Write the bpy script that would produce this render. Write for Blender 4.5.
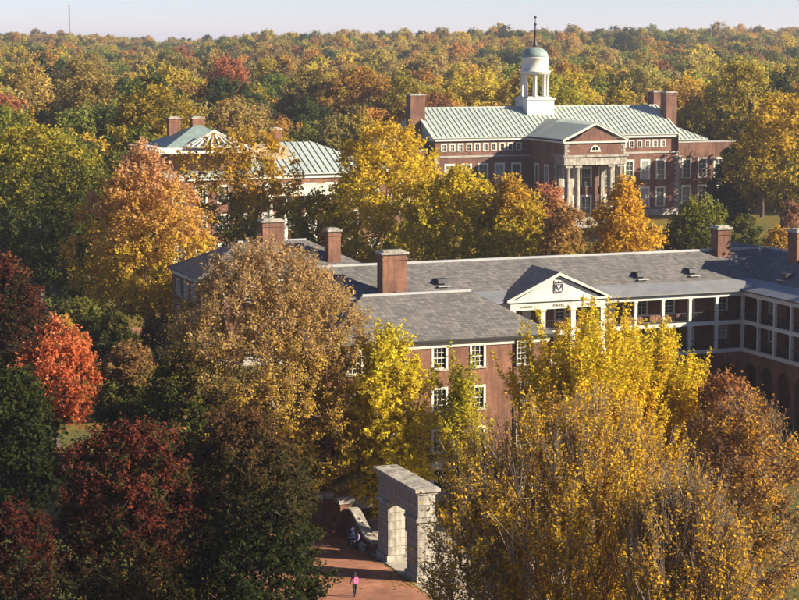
import bpy, bmesh, math, random
import numpy as np
from mathutils import Vector, Matrix
R = math.radians
for o in list(bpy.data.objects): bpy.data.objects.remove(o, do_unlink=True)
scene = bpy.context.scene
col = scene.collection

# ------------------------------------------------------------------ camera, sky, sun, exposure
CAM_H = 37.0
PITCH = math.atan(260 / 2000)
cam = bpy.data.cameras.new('camera')
cam.sensor_width = 36.0; cam.lens = 36 * 2000 / 799; cam.clip_start = 1.0; cam.clip_end = 30000
camo = bpy.data.objects.new('camera', cam); col.objects.link(camo)
camo.location = (0, 0, CAM_H); camo.rotation_euler = (math.pi / 2 - PITCH, 0, 0)
scene.camera = camo

SUN_EL = R(23); SUN_AZ = R(-14)            # azimuth measured from +X towards +Y
sd = Vector((math.cos(SUN_AZ) * math.cos(SUN_EL), math.sin(SUN_AZ) * math.cos(SUN_EL), math.sin(SUN_EL)))
world = bpy.data.worlds.new('World'); scene.world = world; world.use_nodes = True
wn = world.node_tree.nodes; wl = world.node_tree.links; wn.clear()
sky = wn.new('ShaderNodeTexSky'); sky.sky_type = 'NISHITA'; sky.sun_disc = False
sky.sun_elevation = SUN_EL; sky.sun_rotation = math.atan2(sd.x, sd.y)
sky.air_density = 0.8; sky.dust_density = 0.1; sky.ozone_density = 4.0; sky.altitude = 300
bg = wn.new('ShaderNodeBackground'); bg.inputs['Strength'].default_value = 0.05
wo = wn.new('ShaderNodeOutputWorld'); wb_ = wn.new('ShaderNodeMix'); wb_.data_type = 'RGBA'; wb_.blend_type = 'MULTIPLY'; wb_.inputs[0].default_value = 1.0; wb_.inputs[7].default_value = (1.20, 1.05, 1.20, 1)   # even white balance of the whole sky
wl.new(sky.outputs[0], wb_.inputs[6]); wl.new(wb_.outputs[2], bg.inputs[0]); wl.new(bg.outputs[0], wo.inputs[0])
sun = bpy.data.lights.new('sun', 'SUN'); sun.energy = 5.0; sun.angle = R(0.5); sun.color = (1.0, 0.89, 0.71)
suno = bpy.data.objects.new('sun', sun); col.objects.link(suno)
suno.rotation_euler = (-sd).to_track_quat('-Z', 'Y').to_euler(); suno.location = (60, 0, 120)
vs = scene.view_settings; vs.view_transform = 'Standard'; vs.look = 'None'; vs.exposure = 1.45; vs.gamma = 1.0
vs.use_curve_mapping = False
cy = scene.cycles; cy.max_bounces = 5; cy.diffuse_bounces = 2; cy.transmission_bounces = 4; cy.transparent_max_bounces = 8
cy.volume_bounces = 0; cy.use_adaptive_sampling = True; cy.adaptive_threshold = .02

# ------------------------------------------------------------------ frames and helpers
TH = R(21.2); CU, SU = math.cos(TH), math.sin(TH)
def W(u, v): return (u * CU - v * SU, u * SU + v * CU)       # campus grid -> world
def smooth(a, b, x):
    t = np.clip((x - a) / (b - a), 0, 1); return t * t * (3 - 2 * t)
def terrain(x, y):
    d = np.hypot(x, y)
    z = 17.5 * smooth(430, 1650, d) + 3.0 * np.sin(x * .009 + 1.3) * np.sin(y * .006) * smooth(450, 900, d)
    z = z + 4.0 * smooth(-120, 250, x) * smooth(900, 1500, d) - 5.5 * np.exp(-((x / np.maximum(d, 1) + .115) / .03) ** 2) * smooth(700, 1400, d)
    return z - 14 * smooth(1850, 3200, d)

def tag(o, label=None, cat=None, group=None, kind=None):
    if label: o['label'] = label
    if cat: o['category'] = cat
    if group: o['group'] = group
    if kind: o['kind'] = kind
    return o
def empty(name, loc, rz=0):
    o = bpy.data.objects.new(name, None); col.objects.link(o); o.location = loc; o.rotation_euler = (0, 0, rz); o.empty_display_size = 1
    return o
def link(name, me, parent=None, loc=(0, 0, 0), rz=0, scale=None):
    o = bpy.data.objects.new(name, me); col.objects.link(o); o.parent = parent; o.location = loc; o.rotation_euler = (0, 0, rz)
    if scale: o.scale = scale
    return o

class MB:
    def __init__(s): s.v = []; s.f = []; s.m = []; s.sm = []
    def face(s, pts, m=0, sm=False):
        n = len(s.v); s.v += [tuple(p) for p in pts]; s.f.append(tuple(range(n, n + len(pts)))); s.m.append(m); s.sm.append(sm)
    def box(s, x0, x1, y0, y1, z0, z1, m=0):
        p = [(x0, y0, z0), (x1, y0, z0), (x1, y1, z0), (x0, y1, z0), (x0, y0, z1), (x1, y0, z1), (x1, y1, z1), (x0, y1, z1)]
        n = len(s.v); s.v += p
        for q in ((0, 3, 2, 1), (4, 5, 6, 7), (0, 1, 5, 4), (1, 2, 6, 5), (2, 3, 7, 6), (3, 0, 4, 7)):
            s.f.append(tuple(n + i for i in q)); s.m.append(m); s.sm.append(False)
    def prism(s, poly, axis, a, b, m=0):
        """closed polygon extruded along an axis ('x': poly in (y,z); 'y': poly in (x,z); 'z': poly in (x,y))"""
        def P(q, t): return {'x': (t, q[0], q[1]), 'y': (q[0], t, q[1]), 'z': (q[0], q[1], t)}[axis]
        s.face([P(q, a) for q in poly], m); s.face([P(q, b) for q in reversed(poly)], m)
        k = len(poly)
        for i in range(k):
            j = (i + 1) % k; s.face([P(poly[j], a), P(poly[i], a), P(poly[i], b), P(poly[j], b)], m)
    def lathe(s, prof, cx=0, cy=0, n=20, m=0, sm=True):
        """prof: list of (r,z)"""
        b = len(s.v)
        for r, z in prof:
            for k in range(n):
                a = 2 * math.pi * k / n; s.v.append((cx + r * math.cos(a), cy + r * math.sin(a), z))
        for i in range(len(prof) - 1):
            for k in range(n):
                k2 = (k + 1) % n
                s.f.append((b + i * n + k, b + i * n + k2, b + (i + 1) * n + k2, b + (i + 1) * n + k)); s.m.append(m); s.sm.append(sm)
        for i, rev in ((0, True), (len(prof) - 1, False)):
            if prof[i][0] > 1e-4:
                q = [b + i * n + k for k in range(n)]
                s.f.append(tuple(reversed(q)) if rev else tuple(q)); s.m.append(m); s.sm.append(False)
    def bar(s, p, q, w, m=0):
        p = Vector(p); q = Vector(q); d = (q - p).normalized()
        a = d.cross(Vector((0, 0, 1)));
        if a.length < 1e-3: a = Vector((1, 0, 0))
        a = a.normalized() * w / 2; b = d.cross(a).normalized() * w / 2
        c = [p - a - b, p + a - b, p + a + b, p - a + b, q - a - b, q + a - b, q + a + b, q - a + b]
        n = len(s.v); s.v += [tuple(x) for x in c]
        for f in ((0, 3, 2, 1), (4, 5, 6, 7), (0, 1, 5, 4), (1, 2, 6, 5), (2, 3, 7, 6), (3, 0, 4, 7)):
            s.f.append(tuple(n + i for i in f)); s.m.append(m); s.sm.append(False)
    def mesh(s, name, mats):
        me = bpy.data.meshes.new(name); me.from_pydata(s.v, [], s.f)
        for m in (mats if isinstance(mats, (list, tuple)) else [mats]): me.materials.append(m)
        me.polygons.foreach_set('material_index', s.m); me.polygons.foreach_set('use_smooth', s.sm)
        bm = bmesh.new(); bm.from_mesh(me); bmesh.ops.recalc_face_normals(bm, faces=bm.faces); bm.to_mesh(me); bm.free()
        return me
    def build(s, name, mats, parent=None, loc=(0, 0, 0), rz=0): return link(name, s.mesh(name, mats), parent, loc, rz)

# ------------------------------------------------------------------ materials
def newmat(name):
    m = bpy.data.materials.new(name); m.use_nodes = True; nt = m.node_tree; nt.nodes.clear()
    out = nt.nodes.new('ShaderNodeOutputMaterial'); b = nt.nodes.new('ShaderNodeBsdfPrincipled'); nt.links.new(b.outputs[0], out.inputs[0])
    return m, nt, b, out
def N(nt, t, **k):
    n = nt.nodes.new(t)
    for a, v in k.items(): setattr(n, a, v)
    return n
def ramp(nt, fac, stops):
    r = N(nt, 'ShaderNodeValToRGB'); e = r.color_ramp.elements
    e[0].position, e[0].color = stops[0][0], (*stops[0][1], 1); e[1].position, e[1].color = stops[-1][0], (*stops[-1][1], 1)
    for p, c in stops[1:-1]:
        x = e.new(p); x.color = (*c, 1)
    nt.links.new(fac, r.inputs[0]); return r.outputs[0]
def noise(nt, scale, detail=4, vec=None, rough=.55):
    n = N(nt, 'ShaderNodeTexNoise'); n.inputs['Scale'].default_value = scale; n.inputs['Detail'].default_value = detail; n.inputs['Roughness'].default_value = rough
    if vec is None:
        t = N(nt, 'ShaderNodeTexCoord'); vec = t.outputs['Object']
    nt.links.new(vec, n.inputs['Vector']); return n.outputs['Fac']
def mixc(nt, mode, fac, a, b):
    m = N(nt, 'ShaderNodeMix', data_type='RGBA', blend_type=mode)
    for i, x in ((0, fac), (6, a), (7, b)):
        if hasattr(x, 'is_output'): nt.links.new(x, m.inputs[i])
        else: m.inputs[i].default_value = x if i == 0 else (*x, 1)
    return m.outputs[2]
def mottled(name, c, amp=.25, scale=1.5, rough=.8, spec=.3, bump=0, big=.12):
    m, nt, b, out = newmat(name)
    lo = tuple(x * (1 - amp) for x in c); hi = tuple(min(1, x * (1 + amp)) for x in c)
    c1 = ramp(nt, noise(nt, scale, 6), [(.3, lo), (.7, hi)])
    c2 = ramp(nt, noise(nt, big, 3), [(.3, (.82, .82, .82)), (.7, (1.1, 1.08, 1.05))])
    nt.links.new(mixc(nt, 'MULTIPLY', 1.0, c1, c2), b.inputs['Base Color'])
    b.inputs['Roughness'].default_value = rough; b.inputs['Specular IOR Level'].default_value = spec
    if bump:
        bp = N(nt, 'ShaderNodeBump'); bp.inputs['Strength'].default_value = bump; bp.inputs['Distance'].default_value = .05
        nt.links.new(noise(nt, scale * 4, 4), bp.inputs['Height']); nt.links.new(bp.outputs[0], b.inputs['Normal'])
    return m
def streaked(m, lo=.55):
    nt = m.node_tree; b = next(n for n in nt.nodes if n.type == 'BSDF_PRINCIPLED'); src = b.inputs['Base Color'].links[0].from_socket
    t = N(nt, 'ShaderNodeTexCoord'); mp = N(nt, 'ShaderNodeMapping'); mp.inputs['Scale'].default_value = (2.2, 2.2, .3); nt.links.new(t.outputs['Object'], mp.inputs[0])
    s = ramp(nt, noise(nt, 1.3, 6, mp.outputs[0]), [(.35, (lo, lo, lo * .98)), (.6, (1.08, 1.08, 1.06))]); nt.links.new(mixc(nt, 'MULTIPLY', 1.0, src, s), b.inputs['Base Color']); return m
def planar(nt, zs=1.0):
    t = N(nt, 'ShaderNodeTexCoord'); s = N(nt, 'ShaderNodeSeparateXYZ'); nt.links.new(t.outputs['Object'], s.inputs[0])
    a = N(nt, 'ShaderNodeMath', operation='ADD'); nt.links.new(s.outputs[0], a.inputs[0]); nt.links.new(s.outputs[1], a.inputs[1])
    z = N(nt, 'ShaderNodeMath', operation='MULTIPLY'); nt.links.new(s.outputs[2], z.inputs[0]); z.inputs[1].default_value = zs
    c = N(nt, 'ShaderNodeCombineXYZ'); nt.links.new(a.outputs[0], c.inputs[0]); nt.links.new(z.outputs[0], c.inputs[1]); return c.outputs[0]
def brickmat(name, c1, c2, mortar, bw=.215, bh=.075, msize=.01, zs=1.0, rough=.85, bias=0, flat=False, soft=1.0):
    m, nt, b, out = newmat(name)
    br = N(nt, 'ShaderNodeTexBrick')
    br.inputs['Color1'].default_value = (*c1, 1); br.inputs['Color2'].default_value = (*c2, 1); br.inputs['Mortar'].default_value = (*mortar, 1)
    br.inputs['Scale'].default_value = 1; br.inputs['Mortar Size'].default_value = msize; br.inputs['Brick Width'].default_value = bw; br.inputs['Row Height'].default_value = bh
    br.inputs['Bias'].default_value = bias
    if flat: t = N(nt, 'ShaderNodeTexCoord'); vec = t.outputs['Object']
    else: vec = planar(nt, zs)
    nt.links.new(vec, br.inputs['Vector'])
    c = ramp(nt, noise(nt, .35, 5), [(.3, (1 - .4 * soft, 1 - .4 * soft, 1 - .38 * soft)), (.7, (1 + .22 * soft, 1 + .2 * soft, 1 + .15 * soft))])
    c3 = ramp(nt, noise(nt, 2.2, 4), [(.3, (.85, .85, .85)), (.7, (1.1, 1.1, 1.1))])
    nt.links.new(mixc(nt, 'MULTIPLY', 1.0, mixc(nt, 'MULTIPLY', 1.0, br.outputs['Color'], c), c3), b.inputs['Base Color'])
    b.inputs['Roughness'].default_value = rough; b.inputs['Specular IOR Level'].default_value = .25
    return m
BRICK = brickmat('brick', (.24, .085, .045), (.165, .057, .033), (.23, .165, .115))
BRICK2 = brickmat('brick_hall', (.195, .07, .041), (.14, .05, .032), (.2, .145, .105))
streaked(BRICK, .7); streaked(BRICK2, .7)
PAVER = brickmat('brick_paving', (.36, .15, .085), (.27, .11, .06), (.25, .17, .12), bw=.4, bh=.2, msize=.012, flat=True)
SLATE = brickmat('slate', (.185, .168, .146), (.10, .094, .087), (.07, .066, .062), bw=.40, bh=.26, msize=.02, zs=1.9, rough=.7, soft=.45)
METAL = mottled('lead_roofing', (.19, .19, .19), .15, .8, .45, .5)
RIDGE = mottled('pale_ridge_metal', (.36, .36, .34), .1, 1, .5, .5)
COPPER = mottled('green_metal_roofing', (.385, .425, .37), .10, .5, .55, .5, big=.06)
streaked(COPPER, .78)
SEAM = mottled('green_metal_seam', (.31, .35, .31), .10, .7, .55, .5)  # darker than the roofing: shaded sides of the seams put into the colour
COPPER_D = mottled('verdigris', (.19, .25, .22), .2, 1.2, .6, .4)
WHITE = mottled('cream_paint', (.58, .55, .46), .06, .7, .6, .4)
WHITE2 = mottled('white_paint', (.60, .57, .48), .06, .7, .6, .4)
STONE = mottled('limestone', (.36, .325, .27), .3, .9, .85, .2, .25, .3)
streaked(STONE)
STONE_D = mottled('grey_stone', (.34, .31, .27), .18, 1.2, .85, .2, .25, .3)
CONC = mottled('pale_paving', (.38, .33, .26), .15, .5, .9, .2)
DARKM = mottled('dark_iron', (.03, .03, .032), .2, 2, .5, .4)
DARKIN = mottled('dark_interior', (.035, .03, .027), .3, .6, .9, .1)
FLOORB = mottled('gallery_floor', (.16, .14, .12), .2, .6, .9, .1)
TAN = mottled('tan_gravel_roof', (.40, .31, .20), .15, .8, .9, .1)
def glassmat(name, c, rough=.08, amp=.5):
    m, nt, b, out = newmat(name)
    oi = N(nt, 'ShaderNodeObjectInfo')
    cc = ramp(nt, oi.outputs['Random'], [(0, tuple(x * (1 - amp) for x in c)), (.68, c), (.74, tuple(x * (1 + amp) + .06 for x in c)), (1, tuple(x * (1 + amp) + .16 for x in c))])
    nt.links.new(cc, b.inputs['Base Color']); b.inputs['Roughness'].default_value = rough; b.inputs['Specular IOR Level'].default_value = .5
    return m
GLASS = glassmat('window_glass', (.02, .022, .024))
GLASS2 = glassmat('hall_window_glass', (.085, .095, .085), .15, .7)
def barkmat(name, c):
    m, nt, b, out = newmat(name)
    t = N(nt, 'ShaderNodeTexCoord'); mp = N(nt, 'ShaderNodeMapping'); mp.inputs['Scale'].default_value = (5, 5, .8); nt.links.new(t.outputs['Object'], mp.inputs[0])
    nt.links.new(ramp(nt, noise(nt, 1.5, 5, mp.outputs[0]), [(.3, tuple(x * .55 for x in c)), (.7, tuple(x * 1.4 for x in c))]), b.inputs['Base Color'])
    b.inputs['Roughness'].default_value = .9; b.inputs['Specular IOR Level'].default_value = .1
    return m
BARK = barkmat('bark', (.085, .065, .05)); BARK_L = barkmat('pale_bark', (.20, .155, .115))
def leafmat(name, tint=False, trans=.5):
    m, nt, b, out = newmat(name); nt.nodes.remove(b)
    a = N(nt, 'ShaderNodeAttribute'); a.attribute_name = 'leaf'; c = a.outputs['Color']
    if tint:
        a2 = N(nt, 'ShaderNodeAttribute'); a2.attribute_name = 'tint'; a2.attribute_type = 'INSTANCER'
        c = mixc(nt, 'MULTIPLY', 1.0, c, a2.outputs['Color'])
    d = N(nt, 'ShaderNodeBsdfDiffuse'); t = N(nt, 'ShaderNodeBsdfTranslucent'); mx = N(nt, 'ShaderNodeMixShader'); mx.inputs[0].default_value = trans
    nt.links.new(c, d.inputs[0]); nt.links.new(c, t.inputs[0]); nt.links.new(d.outputs[0], mx.inputs[1]); nt.links.new(t.outputs[0], mx.inputs[2])
    nt.links.new(mx.outputs[0], out.inputs[0]); return m
LEAF = leafmat('leaf'); LEAFT = leafmat('wood_leaf', True)
def grassmat():
    m, nt, b, out = newmat('grass')
    g = ramp(nt, noise(nt, .9, 6), [(.3, (.045, .065, .02)), (.55, (.085, .10, .03)), (.75, (.13, .12, .045))])
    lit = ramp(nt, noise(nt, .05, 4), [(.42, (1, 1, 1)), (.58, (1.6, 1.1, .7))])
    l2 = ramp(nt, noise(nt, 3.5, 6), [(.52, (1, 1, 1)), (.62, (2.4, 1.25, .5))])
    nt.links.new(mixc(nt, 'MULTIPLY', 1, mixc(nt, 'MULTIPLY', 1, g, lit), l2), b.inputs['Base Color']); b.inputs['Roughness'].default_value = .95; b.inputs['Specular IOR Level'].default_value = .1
    return m
GRASS = grassmat()

# ------------------------------------------------------------------ ground
def ground_sheet():
    xs = np.concatenate([np.linspace(-9000, -1200, 8), np.linspace(-1000, 1000, 81), np.linspace(1200, 9000, 8)])
    ys = np.concatenate([[-3000, -1200, -400], np.linspace(-200, 3600, 153), [4500, 6000, 9000, 15000]])
    X, Y = np.meshgrid(xs, ys); Z = terrain(X, Y)
    v = np.stack([X, Y, Z], -1).reshape(-1, 3).tolist(); nx = len(xs)
    f = [(j * nx + i, j * nx + i + 1, (j + 1) * nx + i + 1, (j + 1) * nx + i) for j in range(len(ys) - 1) for i in range(nx - 1)]
    me = bpy.data.meshes.new('ground'); me.from_pydata(v, [], f); me.materials.append(GRASS)
    for p in me.polygons: p.use_smooth = True
    return tag(link('ground', me), kind='structure')
ground_sheet()
def flat(name, poly, z, mat, kerb=None):
    """poly in campus grid"""
    m = MB(); m.face([(*W(u, v), z) for u, v in poly]); return tag(m.build(name, mat), kind='structure')
flat('brick_path', [(30, 96), (48.9, 96), (49.2, 160), (43.5, 160), (38, 130), (30, 118)], .012, PAVER)
flat('plaza', [(49.0, 96), (60, 96), (60, 143), (49.3, 143)], .008, CONC)
flat('path', [(20, 246), (62, 244), (62, 252), (20, 254)], .012, PAVER)
flat('path', [(215, 318), (262, 318), (262, 324), (215, 324)], .012, CONC)
flat('path', [(222, 345), (290, 345), (290, 356), (222, 356)], .012, PAVER)

# ------------------------------------------------------------------ building kit
def wall_face(mb, P0, d, L, z0, z1, ops=(), depth=.22, m=0):
    """vertical wall from P0 along unit d; outward normal is (d.y,-d.x); rectangular openings cut right through with reveals"""
    nrm = (d[1], -d[0])
    def P(s, z, k=0.0): return (P0[0] + d[0] * s - nrm[0] * k, P0[1] + d[1] * s - nrm[1] * k, z)
    ss = sorted({0, L, *[a for o in ops for a in o[:2]]}); zz = sorted({z0, z1, *[a for o in ops for a in o[2:]]})
    for a, b in zip(ss, ss[1:]):
        run = None
        for c, e in zip(zz, zz[1:]):
            hole = any(o[0] <= (a + b) / 2 <= o[1] and o[2] <= (c + e) / 2 <= o[3] for o in ops)
            if not hole: run = [run[0] if run else c, e]
            if (hole or e == zz[-1]) and run:
                mb.face([P(a, run[0]), P(b, run[0]), P(b, run[1]), P(a, run[1])], m); run = None
    for a, b, c, e in ops:
        for q in (((a, c), (b, c)), ((b, c), (b, e)), ((b, e), (a, e)), ((a, e), (a, c))):
            mb.face([P(*q[0]), P(*q[1]), P(*q[1], depth), P(*q[0], depth)], m)
WINCACHE = {}
def window(parent, P0, d, s, z0, z1, w, cols=3, rows=4, cas=.13, inset=.1, frame=WHITE2, glass=GLASS, sill=True, name='window'):
    h = z1 - z0; key = (round(w, 3), round(h, 3), cols, rows, cas, frame.name, glass.name, sill)
    if key not in WINCACHE:
        f = MB(); x = w / 2
        f.box(-x - cas, -x + .05, -.06, .1, 0, h); f.box(x - .05, x + cas, -.06, .1, 0, h)
        f.box(-x - cas, x + cas, -.065, .1, h - .05, h + cas * 1.2)
        f.box(-x + .05, x - .05, .04, .1, 0, .07); f.box(-x + .05, x - .05, .03, .1, h / 2 - .04, h / 2 + .04)
        for i in range(1, cols):
            xx = -x + w * i / cols; f.box(xx - .02, xx + .02, .055, .1, .07, h - .05)
        for j in range(1, rows):
            if j * 2 == rows: continue
            zz = h * j / rows; f.box(-x + .05, x - .05, .058, .1, zz - .02, zz + .02)
        g = MB(); g.box(-x + .02, x - .02, .085, .13, .02, h - .02)
        sl = MB(); sl.box(-x - cas - .05, x + cas + .05, -.12, .08, -.14, -.003)
        WINCACHE[key] = (f.mesh('window', frame), g.mesh('pane', glass), sl.mesh('sill', STONE if sill else frame))
    a, b, c = WINCACHE[key]; nrm = (d[1], -d[0])
    o = link(name, a, parent, (P0[0] + d[0] * s, P0[1] + d[1] * s, z0), math.atan2(d[1], d[0]))
    link('pane', b, o)
    if sill: link('sill', c, o)
    return o
def chimney(parent, x, y, z0, z1, w, d, mat=None):
    m = MB(); m.box(x - w / 2, x + w / 2, y - d / 2, y + d / 2, z0, z1); m.box(x - w / 2 - .08, x + w / 2 + .08, y - d / 2 - .08, y + d / 2 + .08, z1 - .55, z1 - .35)
    o = m.build('chimney', mat or BRICK, parent)
    c = MB(); c.box(x - w / 2 - .16, x + w / 2 + .16, y - d / 2 - .16, y + d / 2 + .16, z1, z1 + .22); c.box(x - w / 2 + .15, x + w / 2 - .15, y - d / 2 + .15, y + d / 2 - .15, z1 + .22, z1 + .36)
    c.build('chimney_cap', STONE, o)
    f = MB(); f.box(x - w / 2 - .05, x + w / 2 + .05, y - d / 2 - .05, y + d / 2 + .05, z0, z0 + 1.0)
    return o
def hip_roof(mb, x0, x1, y0, y1, ze, zr, hipl=True, hipr=True, m=0, th=.18):
    h = (y1 - y0) / 2; ym = (y0 + y1) / 2
    xa = x0 + (h if hipl else 0); xb = x1 - (h if hipr else 0)
    A, B, C, D = (x0, y0, ze), (x1, y0, ze), (x1, y1, ze), (x0, y1, ze); E, F = (xa, ym, zr), (xb, ym, zr)
    mb.face([A, B, F, E], m); mb.face([C, D, E, F], m); mb.face([B, C, F], m); mb.face([D, A, E], m)
    a, b, c, d = [(p[0], p[1], p[2] - th) for p in (A, B, C, D)]
    for p, q, r, s in ((A, B, b, a), (B, C, c, b), (C, D, d, c), (D, A, a, d)): mb.face([q, p, s, r], m)
    mb.face([d, c, b, a], m)
def vent(parent, x, y, z, w=1.0):
    m = MB(); m.prism([(-.55, 0), (.5, .0), (.7, .42), (-.45, .42)], 'x', -w / 2, w / 2)
    o = m.build('roof_vent', DARKM, parent, (x, y, z)); f = MB(); f.box(-w / 2 - .1, w / 2 + .1, -.95, -.56, -.28, -.2); f.build('flashing', RIDGE, o); return o

# ------------------------------------------------------------------ residence wing with the grey hipped roof (faces the gate)
def hip_wing(u0, v0, L, D, ze, zr, name, label, ww=1.15, floors=(), xs=(), chim=(), door=None, roof=SLATE, quoin=False, side=()):
    root = empty(name, (*W(u0, v0), 0), TH); tag(root, label, 'building')
    wall = MB(); d = (1, 0)
    ops = [(x - ww / 2, x + ww / 2, z, z + 1.75) for z in floors for x in xs if not (door and abs(x - door) < 1 and z < 1.5)]
    if door: ops.append((door - .6, door + .6, .25, 2.6))
    wall_face(wall, (0, 0), (1, 0), L, 0, ze - .2, ops)
    sops = [(y - ww / 2, y + ww / 2, z, z + 1.75) for z in floors for y in side]
    wall_face(wall, (L, 0), (0, 1), D, 0, ze - .2, sops); wall_face(wall, (L, D), (-1, 0), L, 0, ze - .2); wall_face(wall, (0, D), (0, -1), D, 0, ze - .2, [(D - b, D - a, c, e) for a, b, c, e in sops])
    wall.build('wall', BRICK, root)
    for a, b, z, _ in ops:
        if z > .4: window(root, (0, 0), d, (a + b) / 2, z, z + 1.75, ww)
    for a, b, z, _ in sops:
        window(root, (L, 0), (0, 1), (a + b) / 2, z, z + 1.75, ww); window(root, (0, D), (0, -1), D - (a + b) / 2, z, z + 1.75, ww)
    c = MB(); e = .45
    c.box(-.1, L + .1, -.1, D + .1, ze - .62, ze - .2); c.box(-e + .1, L + e - .1, -e + .1, D + e - .1, ze - .2, ze - .05); c.build('cornice', WHITE, root)
    b = MB(); b.box(-.06, L + .06, -.06, D + .06, 0, .9); b.build('plinth', STONE_D, root)
    r = MB(); hip_roof(r, -e - .05, L + e + .05, -e - .05, D + e + .05, ze + .1, zr); ro = r.build('roof', roof, root)
    h = D / 2 + e; k = MB(); k.bar((h - e, D / 2, zr + .02), (L - h + e, D / 2, zr + .02), .2); k.build('ridge_cap', RIDGE, ro)
    for cx, cy, z0, z1, w, dd in chim: chimney(root, cx, cy, z0, z1, w, dd)
    g = MB(); g.box(-e - .14, L + e + .14, -e - .16, -e - .055, ze - .06, ze + .06); g.build('gutter', DARKM, root)
    for x in (L - 2.9, 1.0):
        g = MB(); g.lathe([(.06, .2), (.06, ze - .2)], x, -.14, 8); g.build('downpipe', DARKM, root)
    if door:
        m = MB(); m.box(door - .55, door + .55, .1, .16, .26, 2.55); m.build('door', DARKM, root)
        m = MB(); m.box(door - 1.0, door - .62, -.35, -.002, .0, 2.7); m.box(door + .62, door + 1.0, -.35, -.002, .0, 2.7); m.box(door - 1.15, door + 1.15, -.45, -.002, 2.7, 3.1)
        m.prism([(door - 1.15, 3.1), (door + 1.15, 3.1), (door, 3.7)], 'y', -.45, -.002); m.build('door_surround', WHITE2, root)
    return root
hip_wing(50.6, 146.4, 19.2, 9.6, 13.2, 16.4, 'residence_hall', 'four storey brick residence hall with grey hipped slate roof behind the stone gate',
         floors=(10.85, 7.45, 4.05, .9), xs=(2.4, 6.1, 9.64, 12.95, 17.0), door=9.64, side=(2.5, 6.6))

# left hall with hipped roof behind the tan tree
hip_wing(60.2, 217.4, 21, 12.6, 10.2, 13.6, 'brick_house', 'brick hall with small grey hipped roof beside the orange tree',
         ww=1.1, floors=(7.3, 4.0, .9), xs=(2.2, 5.6, 9, 12.4, 15.8, 19), chim=((10.2, 5.6, 10.5, 15.9, 2.6, 1.6), (16.6, 2.2, 10, 14.9, 1.5, 1.5)), side=(3, 6.3, 9.6))

# ------------------------------------------------------------------ gallery building with white pediment
def crest(parent, x, y, z):
    m = MB(); m.box(-.52, .52, -.02, .03, -.75, .75); o = m.build('crest', WHITE2, parent, (x, y, z)); o.scale = (.85, 1, .85)
    PUR = mottled('crest_purple', (.03, .025, .055), .3, 3, .6, .3)
    s = MB(); s.prism([(-.36, .28), (-.36, -.1), (0, -.5), (.36, -.1), (.36, .28)], 'y', -.05, -.021)
    s.prism([(-.45, .62), (-.45, .36), (.45, .36), (.45, .62), (.24, .45), (.0, .68), (-.24, .45)], 'y', -.05, -.021)
    s.box(-.45, .45, -.05, -.021, -.68, -.55); s.box(-.5, -.42, -.05, -.021, -.5, .3); s.box(.42, .5, -.05, -.021, -.5, .3); s.build('crest_shield', PUR, o)
    w = MB(); w.prism([(-.22, .2), (-.1, .2), (0, -.05), (.1, .2), (.22, .2), (.04, -.25), (-.04, -.25)], 'y', -.07, -.051); w.build('crest_chevron', WHITE2, o)
def lettering(parent, txt, x, y, z, size, mat):
    c = bpy.data.curves.new('lettering', 'FONT'); c.body = txt; c.size = size; c.extrude = .02; c.align_x = 'CENTER'; c.resolution_u = 2
    c.space_character = 1.35
    t = bpy.data.objects.new('lettering_source', c); col.objects.link(t)
    dg = bpy.context.evaluated_depsgraph_get(); me = bpy.data.meshes.new_from_object(t.evaluated_get(dg)); bpy.data.objects.remove(t, do_unlink=True)
    me.materials.clear(); me.materials.append(mat); me.transform(Matrix.Rotation(math.pi / 2, 4, 'X'))
    return link('lettering', me, parent, (x, y, z))
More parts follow.
